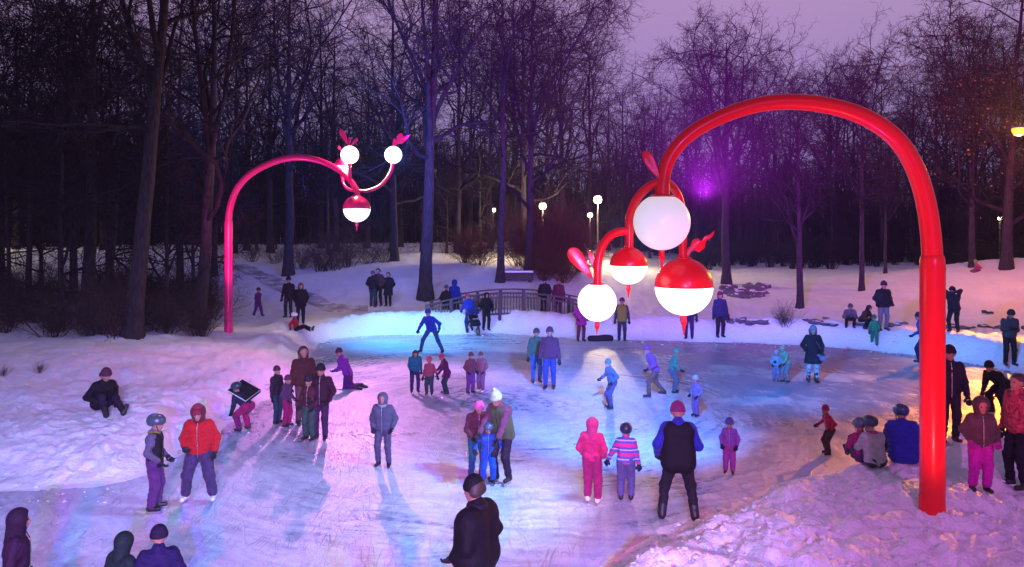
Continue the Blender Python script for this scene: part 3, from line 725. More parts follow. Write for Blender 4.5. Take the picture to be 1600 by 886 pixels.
for i in range(26):
    rock(rr.uniform(1132, 1196), rr.uniform(447, 464), rr.uniform(.2, .46), 'snow-capped dark rock in the heap behind the right end of the far bank', 'rocks of the heap by the round-crowned tree')
for px, py, s in ((1158, 502, .22), (1175, 503, .34), (1188, 503, .30), (1142, 503, .16), (1122, 503, .12)):
    rock(px, py, s, 'bare dark rock lying on top of the far snow bank', 'rocks on the far snow bank', .6)
for px, py, s in ((1262, 500, .2), (1275, 505, .26), (1290, 507, .24), (1302, 508, .2), (1291, 497, .14), (1348, 507, .3), (1394, 508, .3), (1408, 505, .24)):
    rock(px, py, s, 'dark rock edging the creek below the sledding hill', 'rocks along the creek below the hill', .45)
for i in range(13):
    rock(1478 + i * 11 + rr.uniform(-4, 4), 512 + rr.uniform(-2, 2), rr.uniform(.12, .26), 'small dark rock in the row right of the red pole', 'row of rocks right of the red pole', .5)

def log(name, label, cat, pa, pb, r, m, n=9, lift=.0):
    xa, da, za = foot(*pa); xb, db, zb = foot(*pb); t = np.linspace(0, 1, n)
    P = np.stack([xa + (xb - xa) * t, da + (db - da) * t, za + (zb - za) * t + lift], 1); P[:, 2] += .02 * np.sin(t * 9)
    o = MB().tube(P, r * (1 - .35 * t), 10).build(name, m); tag(o, label, cat); return o
log('fallen_branch', 'short dark branch lying on the snow slope above the right bank', 'branch', (1535, 489), (1552, 491), .07, WOODD, lift=.04)
def low_wall():
    x, d, z = foot(806, 440); o = empty('log_bench', (x, d, z)); tag(o, 'long low dark timber bench with snow on top behind the bridge', 'bench')
    MB().box((0, 0, .28), (1.9, .38, .42), bev=.03).build('beam', WOODD, o)
    MB().box((0, 0, .52), (1.95, .42, .12), bev=.05).build('snow_cap', SNOW, o)
    MB().box((-.75, 0, .05), (.2, .32, .3), bev=.02).build('leg', WOODD, o); MB().box((.75, 0, .05), (.2, .32, .3), bev=.02).build('leg', WOODD, o)
low_wall()
def picnic_table():
    x, d, z = foot(333, 421); o = empty('picnic_table', (x, d, z), .15); tag(o, 'dark picnic table standing in the snow behind the pink pole', 'table')
    MB().box((0, 0, .72), (1.9, .74, .06), bev=.01).build('tabletop', WOODD, o)
    for s in (-1, 1):
        MB().box((0, s * .72, .42), (1.9, .26, .05), bev=.01).build('bench', WOODD, o)
        l = MB().box((s * .7, 0, .36), (.08, 1.4, .09)).box((s * .7, .3, .34), (.08, .09, .8), Matrix.Rotation(.45, 3, 'X')).box((s * .7, -.3, .34), (.08, .09, .8), Matrix.Rotation(-.45, 3, 'X'))
        l.build('leg', WOODD, o)
picnic_table()
SIGNB = mat('sign_back_aluminium', (.32, .36, .46), .5, metal=.3)
def sign():
    x, d, z = foot(356, 497); d += 2.0; x = (355 - CX) * d / F; z = gz(x, d); zc = EYE + (HY - 443) * d / F
    o = empty('diamond_sign', (x, d, z)); tag(o, 'blue-grey diamond sign seen from behind, half hidden by the pink pole', 'sign')
    MB().box((0, 0, (zc - z) / 2 + .15), (.06, .05, zc - z + .7)).build('post', STEEL, o)
    MB().box((0, -.045, zc - z), (.56, .012, .56), Matrix.Rotation(R(45), 3, 'Y')).build('panel', SIGNB, o)
sign()

# ------------------------------------------------------------------ street lamps
DARKM = mat('dark_painted_steel', (.03, .03, .035), .45)
L_WARM = mat('lamp_glass_warm', (.8, .8, .7), .4, emit=(1, .80, .42), estr=14)
L_ORANGE = mat('lamp_glass_orange', (.12, .04, .0), .4, emit=(1, .40, .05), estr=2.0)
def light(kind, name, loc, energy, col, target=None, size=.1, spot=60, blend=.6):
    l = bpy.data.lights.new(name, kind); l.energy = energy; l.color = col
    if kind in ('POINT', 'SPOT'): l.shadow_soft_size = size
    if kind == 'SPOT': l.spot_size = R(spot); l.spot_blend = blend
    o = bpy.data.objects.new(name, l); o.location = loc; COL.objects.link(o)
    if target is not None: o.rotation_euler = (Vector(target) - Vector(loc)).to_track_quat('-Z', 'Y').to_euler()
    return o
def street_lamp(px, py, d, label, energy=2500, r=.17, col=(1, .74, .40)):
    p = at(px, py, d); z = gz(p[0], d); h = p[2] - z
    o = empty('street_lamp', (p[0], d, z)); tag(o, label, 'street lamp')
    MB().lathe([(.13, -.2), (.12, .5), (.075, .6), (.05, h - .35), (.05, h - .22)], n=14).build('post', DARKM, o)
    h_ = MB().lathe([(.06, h - .25), (.11, h - .20), (.12, h - .16)], n=16).build('lamp_head', DARKM, o)
    MB().lathe([(.02, h - r), (r * .8, h - r * .7), (r, h), (r * .8, h + r * .7), (.02, h + r)], n=18).build('lamp_globe', L_WARM, h_)
    MB().lathe([(r * .9, h + r * .62), (r * .8, h + r * 1.0), (.02, h + r * 1.25)], n=18).build('lamp_cap', DARKM, h_)
    light('POINT', 'lamp_light', (p[0], d - .45, p[2] - .05), energy, col, size=.25)
street_lamp(934, 312, 55, 'brightest warm street lamp, above and left of the big white globe', 3000, .30)
street_lamp(922, 336, 70, 'smaller warm street lamp just below and left of the brightest one', 800, .24)
street_lamp(848, 322, 52, 'warm street lamp right of the trunk with the low limbs', 2400, .25)
street_lamp(771, 328, 84, 'faint warm street lamp deep in the wood left of the slim trunk', 500, .24)
street_lamp(1562, 341, 60, 'tiny yellow lamp seen through the withered leaves at far right', 200, .16)
street_lamp(200, 345, 88, 'faint yellow lamp deep in the wood behind the leaning left trunk', 200, .16)
street_lamp(74, 341, 86, 'dim yellow lamp among the thin trunks near the left edge', 250, .18)
street_lamp(-40, 250, 60, 'yellow lamp behind the branches at the far left edge', 1600, .3, (.95, .85, .30))
def cobra_lamp():
    d = 36; p = at(1592, 203, d); xp = p[0] + 1.5; z = gz(xp, d + .1)
    o = empty('street_lamp', (xp, d, z)); tag(o, 'orange glaring street lamp on a long arm at the right edge above the leafy tree', 'street lamp')
    h = p[2] - z
    MB().lathe([(.13, -.3), (.12, .8), (.08, h + .1), (.07, h + .12)], n=16).build('post', DARKM, o)
    MB().tube(bez((0, 0, h + .05), (-.4, 0, h + .45), (-.9, 0, h + .30), (-1.35, 0, h + .18)), .045, 10).build('arm', DARKM, o)
    hd = MB().box((-1.5, 0, h + .15), (.62, .26, .12), bev=.04).build('lamp_head', DARKM, o)
    MB().lathe([(.02, h - .30), (.20, h - .24), (.30, h - .05), (.30, h + .07), (.26, h + .09)], (-1.5, 0, 0), 18).build('lamp_glass', L_ORANGE, hd)
    light('POINT', 'orange_light', (p[0], d, p[2] - .5), 1900, (1, .26, .08), size=.3)
    light('SPOT', 'orange_ice_fill', (p[0] - .2, d - .3, p[2] - .6), 30000, (1, .26, .015), (14.0, 20.5, 0), .2, 40, 1)  # extra spot added at the lamp head to tint the ice orange
    light('SPOT', 'orange_glow', (p[0] - .1, d - .4, p[2] - .45), 32000, (1, .36, .03), (p[0] - 6, d - 6, p[2] + 7), .2, 130, 1)  # another added spot, for a halo and orange light on the leaves
cobra_lamp()

# ------------------------------------------------------------------ sky, coloured projectors, camera
w = bpy.data.worlds.new('World'); SC.world = w; w.use_nodes = True
nt = w.node_tree; bg = nt.nodes['Background']
tc = nt.nodes.new('ShaderNodeTexCoord'); sp = nt.nodes.new('ShaderNodeSeparateXYZ'); nt.links.new(tc.outputs['Generated'], sp.inputs[0])
rp = nt.nodes.new('ShaderNodeValToRGB'); e = rp.color_ramp.elements
e[0].position = .0; e[0].color = (.22, .165, .40, 1); e[1].position = .16; e[1].color = (.285, .205, .42, 1)
q = e.new(.30); q.color = (.37, .24, .44, 1); q = e.new(.55); q.color = (.17, .12, .27, 1); q = e.new(.9); q.color = (.10, .08, .19, 1)
nz = nt.nodes.new('ShaderNodeTexNoise'); nz.inputs['Scale'].default_value = 2.2; nz.inputs['Detail'].default_value = 3
nt.links.new(tc.outputs['Generated'], nz.inputs['Vector'])
ma = nt.nodes.new('ShaderNodeMath'); ma.operation = 'MULTIPLY_ADD'; ma.inputs[1].default_value = .10; ma.inputs[2].default_value = -.05
nt.links.new(nz.outputs['Fac'], ma.inputs[0]); ad = nt.nodes.new('ShaderNodeMath'); ad.operation = 'ADD'
nt.links.new(sp.outputs['Z'], ad.inputs[0]); nt.links.new(ma.outputs[0], ad.inputs[1]); nt.links.new(ad.outputs[0], rp.inputs[0])
nt.links.new(rp.outputs[0], bg.inputs[0]); bg.inputs[1].default_value = 1.15

G1 = at(1034, 347, D0); G2 = at(1068, 470, D0); G3 = at(557, 326, D1)
# three primary-coloured projectors high behind the viewer: their shadows split into colours
for nm, x, col, en in (('red_projector', -.5, (1, .03, .08), 11000), ('green_projector', .6, (.05, 1, .12), 6000), ('blue_projector', 1.25, (.08, .08, 1), 22000)):
    light('SPOT', nm, (x, -4.2, 5.0), en, col, (-2.0, 10.5, 0), .05, 50, .9)
light('SPOT', 'violet_fill', (-2.5, -1.0, 7.5), 11000, (.36, .36, 1), (-13, 17.5, .8), .15, 58, .9)  # unseen fill behind the viewer, added to brighten the left bank
light('SPOT', 'magenta_fill', (4.5, -3.0, 7.5), 3400, (.95, .16, 1), (5.4, 10.4, 0), .15, 66, .9)  # unseen fill behind the viewer, added for the near heap
# projectors under the near arch's globes
zg = G1[2]
for nm, dx, col, en in (('red_projector', .35, (1, .04, .06), 620), ('green_projector', 0, (.05, 1, .25), 800), ('blue_projector', -.35, (.06, .16, 1), 1700)):
    light('SPOT', nm, (G1[0] + dx - .1, D0 + .9, zg - .2), en, col, (-1.8, 12.6, 0), .06, 74, .9)
light('SPOT', 'azure_projector', (G1[0] + .1, D0 + .8, zg - .1), 9000, (.0, .26, 1), (2.4, 17.5, 0), .12, 56, .9)
light('SPOT', 'azure_projector', (G1[0] + .05, D0 + .7, zg - .05), 20000, (.02, .30, 1), (13.5, 30, .4), .12, 42, .8)
light('SPOT', 'blue_projector', (G1[0] - .1, D0 + .7, zg + .0), 13000, (.08, .24, 1), (1.5, 31, .4), .12, 44, .8)
# projectors on the far arch
light('SPOT', 'azure_projector', (G3[0] + .4, D1 + .3, G3[2] + .3), 4200, (.02, .40, 1), (-4.2, 29.5, .2), .12, 84, .9)
light('SPOT', 'pink_projector', (G3[0] - .2, D1 - .6, G3[2] + .2), 3300, (1, .34, .95), (-3.2, 21.0, 0), .12, 70, .9)
light('SPOT', 'pink_projector', (G3[0] - 1.2, D1 - .5, G3[2] + .6), 900, (1, .20, .70), (-8.2, 22.0, .8), .12, 60, .9)

light('SPOT', 'pink_arch_fill', (-9.6, D1 - 2.6, 1.5), 1100, (1, .10, .62), (-8.6, D1, 5.5), .10, 100, .7)  # added spot that brightens the pink arch, no fixture stands here
light('SPOT', 'magenta_arch_fill', (3.6, D0 - 1.6, 1.2), 420, (1, .05, .75), (3.2, D0, 5.6), .10, 90, .7)  # added spot on the globe end of the red arch, no fixture
light('SPOT', 'red_pole_fill', (5.0, D0 - 2.2, 1.0), 380, (1, .10, .10), (6.0, D0, 3.4), .10, 100, .7)  # added spot that brightens the red pole, no fixture
light('SPOT', 'purple_wood_fill', tuple(at(1100, 302, D0 + .9)), 12000, (.55, .02, 1), (13.5, 50, 9), .12, 46, 1)  # added spot that tints the wood behind the red arch purple
light('SPOT', 'blue_projector', (G3[0] + .5, D1 + .5, G3[2] + .2), 1500, (.12, .10, 1), (-3.5, 40, 7), .12, 60, 1)  # added spot that tints the trees behind the pink arch blue
hz = MB().box((0, 60, 12.6), (420, 420, 28.0)).build('halo_haze', None, smooth=False) if HAZE else None  # thin volume added so that lights get a halo
if hz:
    tag(hz, kind='stuff'); hm = bpy.data.materials.new('halo_haze_volume'); hm.use_nodes = True; n_ = hm.node_tree; n_.nodes.remove(n_.nodes['Principled BSDF'])
    pv = n_.nodes.new('ShaderNodeVolumePrincipled'); pv.inputs['Color'].default_value = (.95, .95, 1, 1); pv.inputs['Density'].default_value = HAZE
    n_.links.new(pv.outputs[0], n_.nodes['Material Output'].inputs['Volume']); hz.data.materials.clear(); hz.data.materials.append(hm)
light('SPOT', 'purple_halo', tuple(at(1100, 305, D0 + .9)), 75000, (.62, .01, 1), tuple(at(1115, 140, D0 + 3.5)), .06, 110, .9)  # added light behind the globes, only there to make a purple halo
light('SPOT', 'blue_halo', tuple(at(624, 254, D1 + .1)), 8000, (.02, .20, 1), tuple(at(640, 190, D1 + 3)), .06, 140, .9)  # added halo light beside the small right globe
light('SPOT', 'blue_halo', tuple(at(557, 338, D1 + .6)), 8000, (.04, .10, 1), tuple(at(557, 290, D1 + 2)), .06, 150, .9)  # added halo light behind the lowest globe
light('POINT', 'amber_halo', tuple(at(552, 248, D1 + .1)), 500, (1, .75, .35), size=.06)  # added halo light by the warm globe
cam = bpy.data.cameras.new('camera'); co = bpy.data.objects.new('camera', cam); COL.objects.link(co)
co.location = (0, 0, EYE); co.rotation_euler = (R(90), 0, 0)
cam.sensor_width = 36; cam.lens = 36 * F / 1600; cam.shift_y = -(443 - HY) / 1600; cam.clip_end = 2000; cam.clip_start = .05
SC.camera = co
SC.view_settings.view_transform = 'Standard'; SC.view_settings.look = 'None'; SC.view_settings.exposure = 0; SC.view_settings.gamma = 1
SC.cycles.use_denoising = True
SC.cycles.max_bounces = 4; SC.cycles.diffuse_bounces = 2; SC.cycles.glossy_bounces = 2; SC.cycles.sample_clamp_indirect = 4
# ------------------------------------------------------------------ people: bodies and clothes grown as smooth surfaces from round cones
_E = [(a, b) for a in range(8) for b in range(a + 1, 8) if bin(a ^ b).count('1') == 1]
_O = np.array([[(c >> 2) & 1, (c >> 1) & 1, c & 1] for c in range(8)])
def surfnet(D, org, h):
    ins = D < 0; nx, ny, nz = D.shape; s = np.zeros((nx - 1, ny - 1, nz - 1), np.int8)
    for o in _O: s += ins[o[0]:nx - 1 + o[0], o[1]:ny - 1 + o[1], o[2]:nz - 1 + o[2]]
    act = (s > 0) & (s < 8); cs = np.argwhere(act); idx = np.full(act.shape, -1); idx[act] = np.arange(len(cs))
    val = np.stack([D[cs[:, 0] + o[0], cs[:, 1] + o[1], cs[:, 2] + o[2]] for o in _O], 1)
    acc = np.zeros((len(cs), 3)); cnt = np.zeros(len(cs))
    for a, b in _E:
        va, vb = val[:, a], val[:, b]; m = (va < 0) != (vb < 0)
        t = np.where(m, va / np.where(m, va - vb, 1), 0)[:, None]
        acc += np.where(m[:, None], _O[a] + t * (_O[b] - _O[a]), 0); cnt += m
    V = (cs + acc / np.maximum(cnt, 1)[:, None]) * h + org; Q = []
    for ax in range(3):
        u, w = [(1, 2), (2, 0), (0, 1)][ax]
        lo = [slice(None)] * 3; hi = [slice(None)] * 3; lo[ax] = slice(0, -1); hi[ax] = slice(1, None)
        e = np.argwhere(ins[tuple(lo)] != ins[tuple(hi)])
        e = e[(e[:, u] > 0) & (e[:, w] > 0) & (e[:, u] < D.shape[u] - 1) & (e[:, w] < D.shape[w] - 1)]
        if not len(e): continue
        out = ins[e[:, 0], e[:, 1], e[:, 2]]
        du = np.zeros(3, int); du[u] = 1; dw = np.zeros(3, int); dw[w] = 1
        q = np.stack([idx[tuple((e - du - dw).T)], idx[tuple((e - dw).T)], idx[tuple(e.T)], idx[tuple((e - du).T)]], 1)
        q[~out] = q[~out][:, ::-1]; Q.append(q[(q >= 0).all(1)])
    return V, np.concatenate(Q)

class Sdf:
    def __init__(s, k=.04): s.p = []; s.cut = []; s.k = k; s.fn = []
    def cone(s, a, b, ra, rb=None): s.p.append((np.asarray(a, float), np.asarray(b, float), ra, ra if rb is None else rb)); return s
    def ball(s, c, r): return s.cone(c, np.asarray(c, float) + 1e-4, r)
    def chain(s, pts, rs):
        for i in range(len(pts) - 1): s.cone(pts[i], pts[i + 1], rs[i], rs[i + 1])
        return s
    def mesh(s, h):
        A = np.array([np.minimum(a - max(ra, rb), b - max(ra, rb)) for a, b, ra, rb in s.p]).min(0) - .05
        B = np.array([np.maximum(a + max(ra, rb), b + max(ra, rb)) for a, b, ra, rb in s.p]).max(0) + .05
        n = np.ceil((B - A) / h).astype(int) + 2; ax = [A[i] + h * np.arange(n[i]) for i in range(3)]
        D = np.full(n, .3)
        for a, b, ra, rb in s.p:
            m = max(ra, rb) + s.k + 2.5 * h; lo = np.maximum(((np.minimum(a, b) - m - A) / h).astype(int), 0); hi = np.minimum(((np.maximum(a, b) + m - A) / h).astype(int) + 2, n)
            X, Y, Z = np.meshgrid(*[ax[i][lo[i]:hi[i]] for i in range(3)], indexing='ij', sparse=True)
            ba = b - a; L = ba @ ba + 1e-12
            t = np.clip(((X - a[0]) * ba[0] + (Y - a[1]) * ba[1] + (Z - a[2]) * ba[2]) / L, 0, 1)
            d = np.sqrt((X - a[0] - t * ba[0]) ** 2 + (Y - a[1] - t * ba[1]) ** 2 + (Z - a[2] - t * ba[2]) ** 2) - (ra + (rb - ra) * t)
            sl = tuple(slice(lo[i], hi[i]) for i in range(3)); o = D[sl]
            q = np.maximum(s.k - np.abs(o - d), 0) / s.k; D[sl] = np.minimum(o, d) - q * q * s.k * .25
        X, Y, Z = np.meshgrid(*ax, indexing='ij', sparse=True)
        for f in s.fn: D = f(D, X, Y, Z)
        D[0] = D[-1] = 1; D[:, 0] = D[:, -1] = 1; D[:, :, 0] = D[:, :, -1] = 1
        return surfnet(D, A, h)

def rx(a): c, s = math.cos(a), math.sin(a); return np.array([[1, 0, 0], [0, c, -s], [0, s, c]])
def ry(a): c, s = math.cos(a), math.sin(a); return np.array([[c, 0, s], [0, 1, 0], [-s, 0, c]])
def rz_(a): c, s = math.cos(a), math.sin(a); return np.array([[c, -s, 0], [s, c, 0], [0, 0, 1]])
def ik(a, c, l1, l2, hint):
    d = c - a; L = np.linalg.norm(d); Lc = min(L, (l1 + l2) * .999); u = d / (L + 1e-9); c = a + u * Lc
    x = (l1 * l1 - l2 * l2 + Lc * Lc) / (2 * Lc); y = math.sqrt(max(l1 * l1 - x * x, 0))
    v = hint - u * (hint @ u); v /= np.linalg.norm(v) + 1e-9
    return a + u * x + v * y, c

POSES = {  # pelvis, lean forward, side tilt, twist (degrees), feet, hands, head pitch and yaw; 1.75 m figure facing +y
    'stand': dict(pel=(0, 0, .93), feet=((-.11, 0, 0), (.12, .04, 0)), hands=((-.29, .06, .84), (.29, .04, .84))),
    'still': dict(pel=(0, 0, .93), feet=((-.10, .02, 0), (.13, -.03, 0)), hands=((-.24, .15, .97), (.24, .14, .98)), hp=8),
    'pockets': dict(pel=(.02, 0, .92), feet=((-.13, .05, 0), (.14, -.02, 0)), hands=((-.23, .12, .93), (.24, .12, .93)), lean=3),
    'phone': dict(pel=(0, 0, .93), feet=((-.13, 0, 0), (.13, .05, 0)), hands=((-.06, .27, 1.18), (.08, .28, 1.20)), hp=20, lean=4),
    'camera': dict(pel=(0, -.05, .88), feet=((-.17, .05, 0), (.16, -.1, 0)), hands=((-.09, .28, 1.47), (.09, .28, 1.48)), lean=14),
    'wide': dict(pel=(0, 0, .90), feet=((-.24, .03, 0), (.24, 0, 0)), hands=((-.30, .14, .92), (.20, .22, 1.02)), hp=14, lean=5),
    'skate': dict(pel=(.03, -.05, .85), feet=((-.16, .18, 0), (.24, -.34, .02)), hands=((-.40, .20, .98), (.44, .05, .95)), lean=24, tw=8),
    'glide': dict(pel=(0, -.06, .88), feet=((-.13, .06, 0), (.15, -.02, 0)), hands=((-.38, .16, 1.0), (.38, .18, 1.0)), lean=15),
    'stride': dict(pel=(0, -.03, .84), feet=((-.42, -.06, 0), (.40, .05, 0)), hands=((-.42, .24, .9), (.36, .3, .86)), lean=30, hp=-8),
    'walk': dict(pel=(0, 0, .91), feet=((-.10, .26, 0), (.11, -.26, .03)), hands=((-.27, -.12, .88), (.27, .22, .9)), lean=4),
    'hold': dict(pel=(0, -.02, .90), feet=((-.13, 0, 0), (.13, .05, 0)), hands=((-.20, .42, .92), (.22, .42, .96)), lean=16, hp=18),
    'side': dict(pel=(0, 0, .92), feet=((-.12, 0, 0), (.12, .03, 0)), hands=((-.42, .10, .92), (.30, .05, .86)), hp=5),
    'bend': dict(pel=(0, -.18, .86), feet=((-.15, .02, 0), (.15, .05, 0)), hands=((-.16, .48, .50), (.16, .50, .52)), lean=72, hp=-10),
    'duck': dict(pel=(0, -.12, .74), feet=((-.17, .05, 0), (.17, .05, 0)), hands=((-.18, .36, .55), (.18, .36, .58)), lean=55, hp=-12),
    'sit': dict(pel=(0, -.02, .13), feet=((-.16, .72, .0), (.15, .78, .0)), hands=((-.22, .30, .34), (.22, .32, .34)), lean=8, hp=5, sitting=1),
    'loll': dict(pel=(0, -.02, .13), feet=((-.12, .80, .0), (.18, .76, .0)), hands=((-.32, -.26, .06), (.32, -.24, .08)), lean=-16, hp=14, sitting=1),
    'perch': dict(pel=(0, -.04, .46), feet=((-.15, .62, -.04), (.17, .50, -.04)), hands=((-.26, .12, .52), (.22, .20, .54)), lean=16, hp=6, sitting=1),
    'slope': dict(pel=(0, -.02, .12), feet=((-.15, .70, 0), (.17, .60, 0)), hands=((-.30, .02, .16), (.24, .30, .26)), lean=20, hp=6, sitting=1),
    'huddle': dict(pel=(0, 0, .13), feet=((-.14, .55, 0), (.14, .55, 0)), hands=((-.10, .42, .42), (.12, .42, .42)), lean=14, hp=8, sitting=1),
    'kneel': dict(pel=(0, -.04, .47), feet=((-.13, -.42, .02), (.13, -.46, .02)), hands=((-.25, .30, .55), (.24, .34, .50)), lean=26, hp=6, kneel=1),
    'allfours': dict(pel=(0, -.02, .50), feet=((-.12, -.44, .02), (.12, -.46, .02)), hands=((-.20, .50, .10), (.20, .52, .08)), lean=82, hp=-30, kneel=1),
    'crouch': dict(pel=(0, -.16, .40), feet=((-.16, .04, 0), (.16, .10, 0)), hands=((-.14, .40, .50), (.15, .42, .52)), lean=38, hp=-4),
}
SKIN = mat('skin', (.34, .17, .12), .55)
HAIRM = mat('dark_hair', (.025, .016, .012), .6, (.05, .03, .02), 30)
EYEM = mat('eye_dark', (.02, .015, .012), .2); LIPM = mat('lip', (.36, .12, .11), .5)
BLADE = mat('skate_blade_steel', (.6, .6, .62), .25, metal=1.0)
BOOTM = mat('black_boot', (.012, .012, .014), .5); SKATEW = mat('white_skate_boot', (.7, .7, .7), .45)
CLOTH = {}
def cloth(col, rough=.75, k=1.35):
    col = tuple(c * (.50 if max(col) > .1 else .75) for c in col); key = tuple(round(c, 4) for c in col)
    if key not in CLOTH:
        CLOTH[key] = mat('fabric_%d' % len(CLOTH), col, rough, tuple(min(1, c * k) for c in col), 14.0, .35, 45, spec=.2, sheen=.1 if max(col) > .06 else 0)
    return CLOTH[key]
STRIPE = bpy.data.materials.new('striped_knit'); STRIPE.use_nodes = True
def _stripe():
    n = STRIPE.node_tree; b = n.nodes['Principled BSDF']; b.inputs['Roughness'].default_value = .8
    t = n.nodes.new('ShaderNodeTexCoord'); sx = n.nodes.new('ShaderNodeSeparateXYZ'); n.links.new(t.outputs['Object'], sx.inputs[0])
    m = n.nodes.new('ShaderNodeMath'); m.operation = 'MULTIPLY'; m.inputs[1].default_value = 6.6; n.links.new(sx.outputs['Z'], m.inputs[0])
    f = n.nodes.new('ShaderNodeMath'); f.operation = 'FRACT'; n.links.new(m.outputs[0], f.inputs[0])
    r = n.nodes.new('ShaderNodeValToRGB'); r.color_ramp.interpolation = 'CONSTANT'; e = r.color_ramp.elements
    e[0].position = 0; e[0].color = (.62, .03, .22, 1); e[1].position = .36; e[1].color = (.10, .09, .36, 1)
    q = e.new(.62); q.color = (.55, .45, .62, 1); q = e.new(.74); q.color = (.10, .09, .36, 1)
    n.links.new(f.outputs[0], r.inputs[0]); n.links.new(r.outputs[0], b.inputs['Base Color'])
_stripe()
CAMO = mat('red_patterned_fabric', (.10, .012, .03), .7, (.62, .05, .10), 22, .3, 40)

def glove_mesh():
    s = Sdf(.012); s.cone((0, .0, .01), (0, .0, -.02), .026, .03); s.cone((-.022, 0, -.04), (.022, .004, -.04), .019, .019); s.cone((-.026, .004, -.085), (.026, .004, -.08), .016)
    for x, L, b in ((-.033, .052, .012), (-.011, .064, .014), (.011, .060, .016), (.032, .048, .018)):
        k = np.array([x, .004, -.088]); m = k + (0, .006, -L * .5); t = m + (0, b * 1.4, -L * .45); s.cone(k, m, .0115, .011); s.cone(m, t, .011, .0095)
    s.cone((-.028, .006, -.04), (-.055, .02, -.07), .014, .012); s.cone((-.055, .02, -.07), (-.056, .03, -.095), .012, .010)
    v, f = s.mesh(.0055); return v, f
GLV = glove_mesh(); GL_CACHE = {}
def glove_for(col):
    m = cloth(col)
    if m.name not in GL_CACHE: GL_CACHE[m.name] = mesh_np('glove', *GLV, m)
    return GL_CACHE[m.name]

